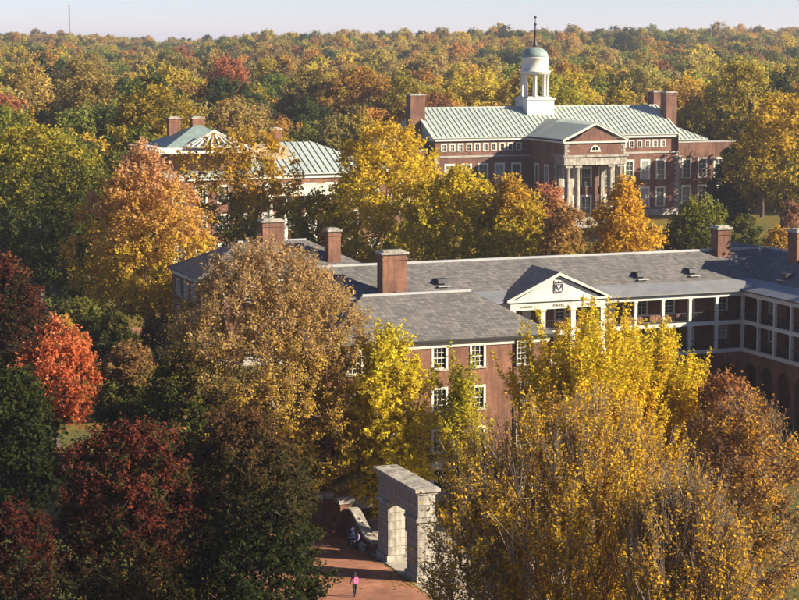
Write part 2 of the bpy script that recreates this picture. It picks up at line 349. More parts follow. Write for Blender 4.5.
def gallery_hall():
    U0, V0 = 62.0, 174.0
    root = empty('gallery_hall', (*W(U0, V0), 0), TH); tag(root, 'long brick residence hall with white two storey galleries and crested pediment', 'building')
    LX = 42.7                      # inner corner in local x
    GD = 2.5                       # gallery depth
    YB = 13.4; Z1, Z2, ZE = 6.1, 8.95, 11.9
    # brick walls behind the galleries with windows and doors
    wall = MB(); xs = [LX - 1.5 - 3.05 * i for i in range(13)]
    ops = []
    for i, x in enumerate(xs):
        for zf in (Z1, Z2):
            if i % 3 == 1: ops.append((x - .5, x + .5, zf + .06, zf + 2.15))
            else: ops.append((x - .52 + .5, x + .52 + .5, zf + .75, zf + 2.2))
    d = (1, 0); wall_face(wall, (0, GD), d, LX + GD, 0, ZE + .5, ops)
    ys = [1.5 + 3.0 * i for i in range(14)]; WY = -44.0; opw = []
    LW = GD - WY
    for i, y in enumerate(ys):
        s = GD + y
        for zf in (Z1, Z2):
            if i % 3 == 1: opw.append((s - .5, s + .5, zf + .06, zf + 2.15))
            else: opw.append((s - .52, s + .52, zf + .75, zf + 2.2))
    wall_face(wall, (LX + GD, GD), (0, -1), LW, 0, ZE + .5, opw)
    wall_face(wall, (LX + 13.4, YB), (-1, 0), LX + 13.4, 0, ZE); wall_face(wall, (0, YB), (0, -1), YB - GD, 0, ZE + .3)
    wall_face(wall, (LX + 13.4, WY), (0, 1), YB - WY, 0, ZE); wall_face(wall, (LX + GD, WY), (1, 0), 13.4 - GD, 0, ZE)
    wall.face([(0, 0, ZE), (0, 6.7, 15.3), (0, YB, ZE)]); wall.face([(LX, WY + .1, ZE), (LX + 6.7, WY + .1, 15.3), (LX + 13.4, WY + .1, ZE)])
    wall.build('wall', BRICK, root)
    CURT = glassmat('gallery_glass', (.05, .045, .04), .2, .6)
    for a, b, z, e in ops:
        if b - a < 1.02: o = MB(); o.box(a + .02, b - .02, GD + .08, GD + .13, z, e - .01); o.build('door', WHITE if (a * 7) % 2 > 1 else DARKM, root)
        else: window(root, (0, GD), d, (a + b) / 2, z, e, b - a, 2, 4, glass=CURT)
    for a, b, z, e in opw:
        if b - a < 1.02: o = MB(); x = LX + GD; yy = GD - (a + b) / 2; o.box(x + .08, x + .13, yy - .48, yy + .48, z, e - .01); o.build('door', DARKM, root)
        else: window(root, (LX + GD, GD), (0, -1), (a + b) / 2, z, e, b - a, 2, 4, glass=CURT)
    # ground storey arcade of brick arches carrying the galleries
    def arch_run(P0, d, L, bays):
        a = MB(); nrm = (d[1], -d[0]); bw = L / bays; hw = bw / 2 - .42; zs = 3.6
        def P(s, z, k): return (P0[0] + d[0] * s - nrm[0] * k, P0[1] + d[1] * s - nrm[1] * k, z)
        for i in range(bays):
            c = bw * (i + .5)
            pts = [(c + hw * math.cos(t), zs + hw * math.sin(t)) for t in [math.pi * q / 10 for q in range(11)]]
            for k in (0, .4):
                a.face([P(c - bw / 2, 0, k), P(c - hw, 0, k), P(c - hw, zs, k), P(c - bw / 2, zs, k)]); a.face([P(c + hw, 0, k), P(c + bw / 2, 0, k), P(c + bw / 2, zs, k), P(c + hw, zs, k)])
                for (x1, z1), (x2, z2) in zip(pts, pts[1:]): a.face([P(x1, z1, k), P(x2, z2, k), P(x2, Z1 - .32, k), P(x1, Z1 - .32, k)])
                a.face([P(c + hw, zs, k), P(c + bw / 2, zs, k), P(c + bw / 2, Z1 - .32, k), P(c + hw, Z1 - .32, k)]); a.face([P(c - bw / 2, zs, k), P(c - hw, zs, k), P(c - hw, Z1 - .32, k), P(c - bw / 2, Z1 - .32, k)])
            ring = [(c + hw, 0)] + pts + [(c - hw, 0)]
            for (x1, z1), (x2, z2) in zip(ring, ring[1:]): a.face([P(x1, z1, 0), P(x2, z2, 0), P(x2, z2, .4), P(x1, z1, .4)])
        return a.build('arcade', BRICK, root)
    arch_run((0, 0), (1, 0), LX, 14); arch_run((LX, 0), (0, -1), -WY, 14)
    # floors
    for z in (Z1, Z2):
        f = MB(); f.box(.01, LX + GD, .02, GD - .01, z - .3, z - .03); f.box(LX + .02, LX + GD - .01, WY, .02, z - .3, z - .03); f.build('gallery_floor', FLOORB, root)
        b = MB(); b.box(0, LX + .1, -.1, .16, z - .32, z + .06); b.build('fascia', WHITE, root)
        b = MB(); b.box(LX - .1, LX + .16, WY, -.101, z - .32, z + .06); b.build('fascia', WHITE, root)
    b = MB(); b.box(0, LX + .1, -.12, .2, ZE - .45, ZE - .02); b.build('fascia', WHITE, root)
    b = MB(); b.box(LX - .12, LX + .2, WY, -.121, ZE - .45, ZE - .02); b.build('fascia', WHITE, root)
    cl = MB(); cl.box(.0, LX + GD, .2, GD, ZE - .1, ZE - .03); cl.box(LX + .2, LX + GD, WY, .2, ZE - .1, ZE - .03); cl.build('gallery_ceiling', WHITE, root)
    PX = (16.7, 26.9); pcols = [PX[0] + .25 + i * (PX[1] - PX[0] - .5) / 3 for i in range(4)]
    gx = [LX - .02 - 3.05 * i for i in range(15)]
    gx = [x for x in gx if x > 0 and not (PX[0] - .6 < x < PX[1] + 1)]
    def post(x, y, z0, z1, w):
        m = MB(); m.box(x - w / 2, x + w / 2, y - w / 2, y + w / 2, z0, z1); m.box(x - w / 2 - .05, x + w / 2 + .05, y - w / 2 - .05, y + w / 2 + .05, z1 - .16, z1 - .002); m.build('post', WHITE, root)
    for z0, z1 in ((Z1 + .06, Z2 - .32), (Z2 + .06, ZE - .45)):
        for x in gx: post(x, .03, z0, z1, .3)
        for k in range(1, 14): post(LX + .03, -3.0 * k, z0, z1, .3)
        # railings
        def rail(p, q):
            r = MB(); r.bar((*p, z0 + .95), (*q, z0 + .95), .07); r.bar((*p, z0 + .1), (*q, z0 + .1), .05)
            L = math.dist(p, q); n = int(L / .28)
            for i in range(1, n):
                t = i / n; x = p[0] + (q[0] - p[0]) * t; y = p[1] + (q[1] - p[1]) * t; r.bar((x, y, z0 + .1), (x, y, z0 + .95), .028)
            r.build('railing', DARKM, root)
        gl = sorted(gx + pcols)
        for a, c in zip(gl, gl[1:]): rail((a + .16, .04), (c - .16, .04))
        for k in range(0, 13): rail((LX + .04, -3.0 * k - .16), (LX + .04, -3.0 * (k + 1) + .16))
    # roofs
    r = MB(); e = .35
    r.prism([(-.5, ZE + .02), (-.5, ZE + .17), (2.05, ZE + .95), (6.7, 15.4), (YB + e, ZE + .17), (YB + e, ZE + .02)], 'x', -.3, LX + 6.7)
    ro = r.build('roof', SLATE, root)
    r2 = MB(); r2.prism([(LX - .5, ZE + .03), (LX - .5, ZE + .18), (LX + 2.05, ZE + .96), (LX + 6.7, 15.41), (LX + 13.4 + e, ZE + .18), (LX + 13.4 + e, ZE + .03)], 'y', WY - .3, YB + .2)
    ro2 = r2.build('roof', SLATE, root)
    sk = MB(); sk.face([(-.3, -.56, ZE + .185), (LX - .5, -.56, ZE + .185), (LX + 2.05, 2.05, ZE + .985), (-.3, 2.05, ZE + .985)]); sk.face([(-.3, -.56, ZE + .05), (LX - .56, -.56, ZE + .05), (LX - .56, -.56, ZE + .185), (-.3, -.56, ZE + .185)])
    sk.face([(LX - .56, -.5, ZE + .19), (LX - .56, WY - .3, ZE + .19), (LX + 2.05, WY - .3, ZE + .99), (LX + 2.05, 2.05, ZE + .99)]); sk.build('metal_eave', METAL, ro)
    k = MB(); k.bar((-.3, 6.7, 15.42), (LX + 6.5, 6.7, 15.42), .24); k.build('ridge_cap', RIDGE, ro)
    k = MB(); k.bar((LX + 6.7, 6.3, 15.43), (LX + 6.7, WY, 15.43), .24); k.build('ridge_cap', RIDGE, ro2)
    chimney(root, 5.2, 1.2, 11, 17.0, 2.45, 1.5); chimney(root, 43.6, 6.2, 14, 17.6, 1.5, 1.4); chimney(root, 49.2, -.6, 14, 17.7, 2.6, 1.7); chimney(root, 49.2, -26, 14, 17.7, 2.6, 1.7)
    cr = MB(); cr.prism([(3.9, 12.6), (6.5, 12.6), (5.2, 13.5)], 'y', -.5, 1.2); cr.build('chimney_cricket', METAL, ro)
    zat = lambda y: ZE + .95 + (y - 2.05) * (15.4 - ZE - .95) / 4.65
    for x, y in ((11.2, 3.6), (32.6, 3.2), (38.6, 3.4)): vent(ro, x, y, zat(y))
    for y in (-3, -12): 
        v = vent(ro2, LX + 3.2, y, zat(3.2)); v.rotation_euler.z = -math.pi / 2
    # pedimented portico
    x0, x1 = PX; xm = (x0 + x1) / 2; ap = 14.75; yf = -.55
    po = MB(); po.box(x0, x1, yf, -.125, ZE - .7, ZE + .1); po.build('frieze', WHITE, root)
    pd = MB(); pd.prism([(x0 + .2, ZE + .1), (x1 - .2, ZE + .1), (xm, ap - .35)], 'y', yf + .12, .5); pd.build('pediment', WHITE, root)
    cn = MB(); cn.box(x0 - .3, x1 + .3, yf - .25, yf + .11, ZE + .1, ZE + .3)
    for s in (-1, 1):
        xe = xm + s * (x1 - x0 + .9) / 2
        cn.prism([(xe, ZE + .12), (xe, ZE + .34), (xm, ap + .02), (xm, ap - .3)] if s < 0 else [(xe, ZE + .12), (xm, ap - .3), (xm, ap + .02), (xe, ZE + .34)], 'y', yf - .28, yf + .1)
    cn.build('pediment_cornice', WHITE2, root)
    rp = MB(); hw = (x1 - x0 + 1.0) / 2
    yb = 5.9
    for s in (-1, 1):
        rp.face([(xm + s * hw, yf - .3, ZE + .36), (xm, yf - .3, ap + .06), (xm, yb, ap + .06), (xm + s * hw, 1.2, ZE + .36)])
        rp.face([(xm + s * hw, yf - .3, ZE + .26), (xm, yf - .3, ap - .04), (xm, yb, ap - .04), (xm + s * hw, 1.2, ZE + .26)])
    rp.build('portico_roof', SLATE, root)
    for x in pcols:
        for z0, z1 in ((Z1 + .06, Z2 - .32), (Z2 + .06, ZE - .7)):
            m = MB(); m.box(x - .25, x + .25, yf + .02, yf + .5, z0, z1); m.box(x - .31, x + .31, yf - .03, yf + .55, z1 - .2, z1 - .002); m.build('column', WHITE, root)
    m = MB(); m.box(x0, x1, yf, -.105, Z2 - .34, Z2 + .08); m.build('fascia', WHITE, root); m = MB(); m.box(x0, x1, yf, -.105, Z1 - .34, Z1 + .08); m.build('fascia', WHITE, root)
    m = MB(); m.box(x0, x1, yf, -.002, 0, Z1 - .345); m.build('portico_base', BRICK, root)
    crest(root, xm, yf + .05, 13.35)
    LET = mottled('letter_bronze', (.16, .13, .09), .2, 3, .6, .3)
    for t, i in (('EGBERT L', 0), ('DAVIS', 1), ('HOUSE', 2)): lettering(root, t, (pcols[i] + pcols[i + 1]) / 2, yf - .02, ZE - .48, .34 if i else .28, LET)
    return root
gallery_hall()

# ------------------------------------------------------------------ great hall with green roof and cupola
def seams(parent, x0, x1, ya, za, yb, zb, step=1.0, clip=None, axis='x', mat=SEAM):
    m = MB(); n = int((x1 - x0) / step)
    for i in range(n + 1):
        x = x0 + (x1 - x0) * i / n
        t0, t1 = (0, 1) if clip is None else clip(x)
        if t1 - t0 < .02: continue
        P = lambda t: ((x, ya + (yb - ya) * t, za + (zb - za) * t + .03) if axis == 'x' else (ya + (yb - ya) * t, x, za + (zb - za) * t + .03))
        m.bar(P(t0), P(t1), .2)
    return tag(m.build('standing_seams', mat, parent), kind='stuff')
def quoins(parent, x, y, z0, z1, sx, sy):
    m = MB(); z = z0; k = 0
    while z < z1 - .3:
        a = .95 if k % 2 else .55; b = 1.5 - a
        m.box(min(x + sx * .06, x - sx * a), max(x + sx * .06, x - sx * a), min(y + sy * .06, y - sy * b), max(y + sy * .06, y - sy * b), z, z + .5); z += .56; k += 1
    return m.build('quoins', STONE, parent)
def great_hall():
    U0, V0 = 153.8, 376.5
    root = empty('great_hall', (*W(U0, V0), 0), TH); tag(root, 'broad brick hall with green metal roof, portico and white cupola', 'building')
    L, D = 56.0, 22.0; ZE, ZR = 17.3, 22.9
    ww, wh = 1.75, 3.9
    bays_l = [3.2 + 3.72 * i for i in range(5)]; bx0, bx1 = 21.2, 34.6
    bays_r = [bx1 + 2.2 + 3.75 * i for i in range(5)]
    wall = MB(); rows = (1.9, 7.7); ops = [(x - ww / 2, x + ww / 2, z, z + wh) for x in bays_l + bays_r if x < L - 1 for z in rows]
    att = [x + dx for x in bays_l + bays_r for dx in (-.95, .95)]; att = [x for i, x in enumerate(att) if x < L - 1]
    aops = [(x - .45, x + .45, 14.5, 15.8) for x in att]
    wall_face(wall, (0, 0), (1, 0), L, 0, 13.2, ops); wall_face(wall, (0, .9), (1, 0), L, 13.2, ZE - .3, aops)
    wall.face([(0, 0, 13.2), (L, 0, 13.2), (L, .9, 13.2), (0, .9, 13.2)])
    for x, d in ((L, (0, 1)), (0, (0, -1))):
        P0 = (x, 0) if x else (0, D); wall_face(wall, P0, d, D, 0, ZE - .3)
    wall_face(wall, (L, D), (-1, 0), L, 0, ZE - .3)
    for x in (.3, L - .3): wall.face([(x, .9, ZE - .3), (x, D, ZE - .3), (x, D / 2, ZR - .1)])
    wall.build('wall', BRICK2, root)
    for a, b, z, e in ops: window(root, (0, 0), (1, 0), (a + b) / 2, z, e, ww, 2, 4, .3, glass=GLASS2)
    for a, b, z, e in aops: window(root, (0, .9), (1, 0), (a + b) / 2, z, e, .9, 2, 2, .2, glass=GLASS)
    b = MB(); b.box(-.15, bx0 - .01, -.2, .89, 13.21, 13.55); b.box(bx1 + .01, L + .15, -.2, .89, 13.21, 13.55); b.build('string_course', STONE_D, root)
    c = MB(); c.box(-.3, L + .3, .35, D + .3, ZE - .75, ZE - .2); c.build('cornice', WHITE, root)
    p = MB(); p.box(-.1, L + .1, -.1, 0, 0, 1.3); p.build('plinth', STONE, root)
    for x, sx in ((0, -1), (L, 1)): quoins(root, x, 0, .2, 13, sx, -1)
    r = MB(); ye, yr = .1, D / 2
    r.prism([(ye, ZE - .2), (ye, ZE), (yr, ZR), (D + .6, ZE), (D + .6, ZE - .2)], 'x', -.4, L + .4); ro = r.build('roof', COPPER, root)
    seams(ro, -.3, L + .3, ye, ZE, yr, ZR, 1.02)
    k = MB(); k.bar((-.4, yr, ZR + .05), (L + .4, yr, ZR + .05), .35); k.build('ridge_cap', COPPER, ro)
    for x in (-.42, L + .42):
        k = MB(); k.bar((x, ye, ZE), (x, yr, ZR), .36); k.build('verge', WHITE, ro)
    for x in (-1.2, L + 1.2):
        for y in ((yr - 3.2,) if x < 0 else (yr - 4.2, yr + 1.4)): chimney(root, x, y, 0, 25.7, 3.2 if x < 0 else 2.6, 2.6, BRICK2)
    # cupola
    cx, cyy = 27.2, yr - .2
    cu = MB(); cu.box(cx - 3.1, cx + 3.1, cyy - 3.1, cyy + 3.1, ZR - 3.2, 25.0); cu.box(cx - 3.3, cx + 3.3, cyy - 3.3, cyy + 3.3, 25.0, 25.35)
    cu.box(cx - 2.75, cx + 2.75, cyy - 2.75, cyy + 2.75, 25.35, 25.6); cub = cu.build('cupola', WHITE2, root)
    for kx in range(8):
        a = 2 * math.pi * (kx + .5) / 8; x = cx + 2.65 * math.cos(a); y = cyy + 2.65 * math.sin(a)
        m = MB(); m.lathe([(.46, 25.6), (.46, 25.8), (.36, 25.9), (.31, 29.9), (.42, 30.1), (.46, 30.3)], x, y, 12); m.build('cupola_column', WHITE2, cub)
    m = MB(); m.lathe([(2.1, 30.3), (3.2, 30.3), (3.2, 30.7), (3.4, 30.8), (3.4, 31.0), (2.85, 31.15), (2.85, 33.6), (3.0, 33.7), (3.0, 33.9), (2.8, 33.95)], cx, cyy, 32); m.build('cupola_drum', WHITE2, cub)
    prof = [(2.82 * math.cos(t), 33.95 + 2.1 * math.sin(t)) for t in [math.pi / 2 * i / 10 for i in range(10)]] + [(.3, 36.05)]
    m = MB(); m.lathe(prof, cx, cyy, 32); m.build('cupola_dome', COPPER_D, cub)
    m = MB(); m.lathe([(.55, 35.9), (.5, 36.5), (.28, 37.0), (.25, 39.2), (.4, 39.4), (.2, 39.6), (.13, 40.5), (.33, 40.75), (.33, 40.95), (.1, 41.2), (.07, 42.0), (.3, 42.2), (.3, 42.4), (.02, 42.65)], cx, cyy, 12); m.build('cupola_spire', DARKM, cub)
    cub.location.z = -.5
    # projecting portico block
    yw = -12.6; yp = -16.8; zt = 16.9; xm = (bx0 + bx1) / 2; ap = 20.6
    wb = MB(); sops = [(2.6, 4.2, 2.4, 6), (2.6, 4.2, 8, 11.6), (7.2, 8.8, 8, 11.6), (7.2, 8.8, 2.4, 6)]
    wall_face(wb, (bx0, 0), (0, -1), -yw, 0, zt - .3, sops); wall_face(wb, (bx1, yw), (0, 1), -yw, 0, zt - .3)
    fops = [(1.2 + i * 4.0, 3.2 + i * 4.0, z, z + h) for i in range(3) for z, h in ((1.3, 4.2), (7.6, 3.6))]
    wall_face(wb, (bx0 + .5, yw), (1, 0), bx1 - bx0 - 1, 0, 12.2, fops)
    wb.box(bx0 - .02, bx1 + .02, yp + .35, yw + .2, 14.2, zt - .3); wb.prism([(bx0 + .8, zt - .29), (bx1 - .8, zt - .29), (xm, ap - .6)], 'y', yp + .3, yp + .8)
    wb.build('portico_block', BRICK2, root)
    for a, b, z, e in sops: window(root, (bx0, 0), (0, -1), (a + b) / 2, z, e, b - a, 2, 4, .3, glass=GLASS2)
    for a, b, z, e in fops: window(root, (bx0 + .5, yw), (1, 0), (a + b) / 2, z, e, b - a, 3, 5, .3, glass=GLASS2)
    en = MB(); en.box(bx0 - .3, bx1 + .3, yp - .05, yw + .19, 12.2, 13.8); en.box(bx0 - .6, bx1 + .6, yp - .35, yw + .25, 13.8, 14.2); en.build('entablature', STONE, root)
    for x in (bx0 + .9, bx0 + 3.0, bx1 - 3.0, bx1 - .9):
        m = MB(); m.box(x - .75, x + .75, yp + .15, yp + 1.65, 1.5, 1.9); m.lathe([(.66, 1.9), (.68, 2.1), (.6, 2.3), (.6, 5), (.5, 11.3), (.62, 11.5), (.72, 11.7)], x, yp + .9, 16); m.box(x - .75, x + .75, yp + .15, yp + 1.65, 11.7, 12.198); m.build('column', STONE, root)
        m = MB(); m.box(x - .5, x + .5, yw - .35, yw - .002, 1.5, 12.198); m.build('pilaster', STONE, root)
    st = MB()
    for i in range(8): st.box(bx0 - .5, bx1 + .5, yp - .3 - .5 * i, (yw + .1) if i == 0 else (yp - .3 - .5 * (i - 1)), 0, 1.5 - i * .18)
    st.build('steps', STONE, root)
    quoins(root, bx0, yp + .35, 14.25, zt - .3, -1, -1); quoins(root, bx1, yp + .35, 14.25, zt - .3, 1, -1); quoins(root, bx0, yw, .3, 12.1, -1, -1)
    lu = MB(); pts = [(xm + 1.1 * math.cos(t), 15 + 1.1 * math.sin(t)) for t in [math.pi * i / 12 for i in range(13)]]; pin = [(xm + .75 * math.cos(t), 15.12 + .75 * math.sin(t)) for t in [math.pi * i / 12 for i in range(13)]]
    for q in range(12): lu.prism([pts[q], pts[q + 1], pin[q + 1], pin[q]], 'y', yp + .22, yp + .349)
    lu.box(xm - 1.2, xm + 1.2, yp + .2, yp + .349, 14.8, 15.1); lu.box(xm - .06, xm + .06, yp + .25, yp + .349, 15.1, 15.85); l = lu.build('lunette_window', WHITE2, root)
    lg = MB(); lg.prism(pin, 'y', yp + .3, yp + .345); lg.build('pane', GLASS, l)
    cn = MB(); cn.box(bx0 - .5, bx1 + .5, yp - .1, yp + .299, zt - .3, zt); hw = (bx1 - bx0) / 2 + .6
    for s in (-1, 1):
        xe = xm + s * hw; cn.prism([(xe, zt - .02), (xe, zt + .35), (xm, ap + .02), (xm, ap - .4)], 'y', yp - .15, yp + .298)
        cn.box(min(xm + s * (hw - .5), xm + s * (hw - .1)), max(xm + s * (hw - .5), xm + s * (hw - .1)), yp + .299, .3, zt - .3, zt)
    cn.build('pediment_cornice', WHITE, root)
    pr = MB(); ym = 6.2
    for dz in (0, -.1):
        for s in (-1, 1): pr.face([(xm + s * hw, yp - .2, zt + .38 + dz), (xm, yp - .2, ap + .06 + dz), (xm, ym, ap + .06 + dz), (xm + s * hw, .5, zt + .38 + dz)])
    pro = pr.build('portico_roof', COPPER, root)
    sm = MB()
    for s in (-1, 1):
        for i in range(17):
            y = yp + i * 1.02; sm.bar((xm + s * hw, y, zt + .40), (xm, y, ap + .08), .24)
    tag(sm.build('standing_seams', SEAM, pro), kind='stuff')
    # low side wings behind parapets
    for xa, xb, zt2 in ((L + .5, L + 22, 15.2), (-24, -.5, 14.6)):
        w = MB(); n = int((xb - xa - 2) / 3.9); wx = [2.2 + 3.9 * i for i in range(n)]
        op2 = [(x - ww / 2, x + ww / 2, z, z + wh) for x in wx for z in rows]
        wall_face(w, (xa, 1.2), (1, 0), xb - xa, 0, zt2 - 1.2, op2); wall_face(w, (xb, 1.2), (0, 1), D - 3, 0, zt2 - 1.2); wall_face(w, (xb, D - 1.8), (-1, 0), xb - xa, 0, zt2 - 1.2); wall_face(w, (xa, D - 1.8), (0, -1), D - 3, 0, zt2 - 1.2)
        w.box(xa, xb, 1.2, 1.6, zt2 - 1.19, zt2); wo = w.build('wing_wall', BRICK2, root)
        for a, b, z, e in op2: window(root, (xa, 1.2), (1, 0), (a + b) / 2, z, e, ww, 2, 4, .3, glass=GLASS2)
        cp = MB(); cp.box(xa - .1, xb + .1, 1.1, 1.7, zt2 + .002, zt2 + .2); cp.build('coping', STONE_D, root)
        q = MB()
        a0, a1 = (xa + .2, xa + 9.0) if xa > 0 else (xb - 12.5, xb - .2)
        hip_roof(q, a0, a1, 4, 14, zt2 + .6, zt2 + 3.0, xa < 0, xa > 0); q.box(xa + .1, xb - .1, 1.7, D - 2, zt2 - 1.1, zt2 - .6); q.box(a0 + .3, a1 - .3, 4.4, 13.6, zt2 - .6, zt2 + .42); wr = q.build('wing_roof', COPPER, root)
        seams(wr, a0 + .3, a1 - .3, 4, zt2 + .6, 9, zt2 + 3.0, 1.02, clip=lambda x: (0, min(1, max(0, (a1 - x) / 5 if xa > 0 else (x - a0) / 5))))
        quoins(root, xa if xa > 0 else xb, 1.2, .3, 12.5, -1 if xa > 0 else 1, -1)
    return root
great_hall()

# ------------------------------------------------------------------ hall with skylight behind the sparse tree
def skylight_hall():
    root = empty('skylight_hall', (*W(80.5, 311), 0), TH); tag(root, 'brick hall with green hipped roof, glazed skylight and white porch columns', 'building')
    L, D = 38, 20; ZE, ZR = 15.2, 20.0
    w = MB(); xs = [2.2 + 3.7 * i for i in range(10)]
    ops = [(x - .8, x + .8, z, z + 2.6) for x in xs for z in (1.5, 6.2, 10.9)]
    wall_face(w, (0, 0), (1, 0), L, 0, ZE - .2, ops); wall_face(w, (L, 0), (0, 1), D, 0, ZE - .2); wall_face(w, (L, D), (-1, 0), L, 0, ZE - .2); wall_face(w, (0, D), (0, -1), D, 0, ZE - .2)
    w.build('wall', BRICK, root)
    for a, b, z, e in ops: window(root, (0, 0), (1, 0), (a + b) / 2, z, e, 1.6, 3, 4, .25, glass=GLASS2)
    c = MB(); c.box(-.3, L + .3, -.3, D + .3, ZE - .6, ZE - .15); c.build('cornice', WHITE, root)
    r = MB(); hip_roof(r, 12, L + .7, -.7, D + .7, ZE + .2, ZR, True, True); r.box(-.5, 14, -.5, D + .5, ZE - .1, ZE + .6); ro = r.build('roof', COPPER, root)
    h = D / 2 + .7
    seams(ro, 12.5, L + .5, -.7, ZE + .2, D / 2, ZR, 1.05, clip=lambda x: (0, min(1, max(0, (x - 12) / h), max(0, (L + .7 - x) / h))))
    # raised attic with skylight
    a = MB(); a.box(2, 15, 5, 17, ZE + .6, 19.3); a.build('attic', BRICK, root)
    e = MB(); e.box(-1.5, 15.6, 3.6, 17.6, 19.3, 19.7); e.build('attic_cornice', WHITE2, root)
    q = MB(); hip_roof(q, 1.6, 15.4, 4.6, 17.4, 19.9, 23.0); q.build('attic_roof', COPPER_D, root)
    k = MB(); n = 12; cxx, cyy, rr = 9.5, 4.4, 5.2
    s = MB()
    for i in range(n):
        t0, t1 = math.pi + math.pi * i / n, math.pi + math.pi * (i + 1) / n
        p0 = (cxx + rr * math.cos(t0), cyy + .62 * rr * math.sin(t0), 19.75); p1 = (cxx + rr * math.cos(t1), cyy + .62 * rr * math.sin(t1), 19.75)
        s.face([p0, p1, (cxx, cyy + .4, 22.3)])
        k.bar((p0[0], p0[1], 19.8), (cxx, cyy + .4, 22.4), .24)
        k.bar((p0[0], p0[1], 19.85), (p1[0], p1[1], 19.85), .3)
    k.bar((cxx + rr, cyy, 19.8), (cxx, cyy + .4, 22.4), .3)
    sg = s.build('skylight', GLASS2, root); k.build('skylight_bars', WHITE2, sg)
    b = MB(); b.box(cxx - rr - 5, cxx + rr, .9, cyy + 1, 18.9, 19.3); b.build('skylight_deck', WHITE2, root)
    f = MB(); f.box(15.6, 22, 4, 14, ZE, 19.6); f.build('lift_house', TAN, root)
    for x, y in ((5.2, 14), (9.2, 14)): chimney(root, x, y, 19, 24.0, 1.9, 1.6)
    chimney(root, 22.5, 13, 16, 22.0, 1.9, 1.7)
    # porch
    for x in (16.5, 19, 24, 26.5):
        m = MB(); m.lathe([(.6, 0), (.6, .5), (.5, .7), (.42, 11.8), (.55, 12)], x, -3, 14); m.build('column', WHITE2, root)
    m = MB(); m.box(15.6, 27.4, -3.7, -.01, 12, 13.6); m.build('porch_pediment', WHITE2, root)
    return root
skylight_hall()

# ------------------------------------------------------------------ stone gate
def block_mesh(w, d, h, mat, name='stone_block', bev=.03):
    m = MB()
    def ring(z, k): return [(-w / 2 + k, -d / 2 + k, z), (w / 2 - k, -d / 2 + k, z), (w / 2 - k, d / 2 - k, z), (-w / 2 + k, d / 2 - k, z)]
    rs = [ring(0, bev), ring(bev, 0), ring(h - bev, 0), ring(h, bev)]
    m.face(list(reversed(rs[0]))); m.face(rs[3])
    for a, b in zip(rs, rs[1:]):
        for i in range(4): m.face([a[i], a[(i + 1) % 4], b[(i + 1) % 4], b[i]])
    return m.mesh(name, mat)
def stone_gate():
    root = empty('stone_gate', (*W(49.6, 124.4), 0), TH); tag(root, 'tall pale limestone gateway with flat lintel spanning the brick walk', 'gate')
    T = 1.3; L = 7.8
    rnd = random.Random(5)
    core = MB()
    for y0, y1 in ((0, 2.1), (L - 2.1, L)): core.box(.06, T - .06, y0 + .06, y1 - .06, .05, 4.3)
    core.build('pier_core', STONE_D, root)
    BW = {}
    for y0 in (0, L - 2.1):
        bs = MB(); bs.box(-.12, T + .12, y0 - .12, y0 + 2.22, 0, .45); bs.build('pier_base', STONE, root)
        z = .46
        for k in range(6):
            cuts = (0, 1.05, 2.1) if k % 2 else (0, .65, 1.45, 2.1)
            for a, b in zip(cuts, cuts[1:]):
                key = round(b - a, 2)
                if key not in BW: BW[key] = block_mesh(T, (b - a) - .03, .60, STONE)
                o = link('stone_block', BW[key], root, (T / 2 + rnd.uniform(-.012, .012), y0 + (a + b) / 2, z))
            z += .625
        cp = MB(); cp.box(-.16, T + .16, y0 - .16, y0 + 2.26, z, z + .16); cp.box(-.08, T + .08, y0 - .08, y0 + 2.18, z + .16, z + .28); cp.build('impost', STONE, root)
    zt = .46 + 6 * .625 + .285
    # lintel blocks, cut as a flat arch
    n = 9
    for r, (za, zb) in enumerate(((zt, zt + .85), (zt + .87, zt + 1.62))):
        cuts = [L * i / n for i in range(n + 1)] if r == 0 else [0] + [L * (i + .5) / n for i in range(n)] + [L]
        for a, b in zip(cuts, cuts[1:]):
            key = ('l', r, round(b - a, 2))
            if key not in BW: BW[key] = block_mesh(T - .02, (b - a) - .025, zb - za, STONE)
            link('lintel_block', BW[key], root, (T / 2 + rnd.uniform(-.01, .01), (a + b) / 2, za))
    ct = MB(); z = zt + 1.63; ct.box(-.1, T + .1, -.1, L + .1, z, z + .12); ct.box(-.18, T + .18, -.18, L + .18, z + .12, z + .2)
    ct.box(-.28, T + .28, -.28, L + .28, z + .2, z + .42); ct.build('cornice_slab', STONE, root)
    th = MB(); th.box(-.3, T + .3, 2.24, L - 2.24, .013, .06); th.build('threshold', CONC, root)
    return root
stone_gate()
def brick_pier(u, v, h, label, w=.85):
    root = empty('brick_pier', (*W(u, v), 0), TH); tag(root, label, 'pier')
    m = MB(); m.box(-w / 2, w / 2, -w / 2, w / 2, 0, h); m.box(-w / 2 - .06, w / 2 + .06, -w / 2 - .06, w / 2 + .06, 0, .5); m.build('shaft', BRICK, root)
    c = MB(); c.box(-w / 2 - .1, w / 2 + .1, -w / 2 - .1, w / 2 + .1, h, h + .14); c.prism([(-w / 2 - .16, h + .14), (w / 2 + .16, h + .14), (w / 2 + .16, h + .3), (0, h + .42), (-w / 2 - .16, h + .3)], 'x', -w / 2 - .16, w / 2 + .16); c.build('cap_stone', STONE, root)
    return root
brick_pier(49.3, 138.6, 2.55, 'square brick pier with stone cap where the curved wall begins', .95)
brick_pier(48.2, 140.2, 2.7, 'taller square brick pier with stone cap behind the one at the curved wall', .95)
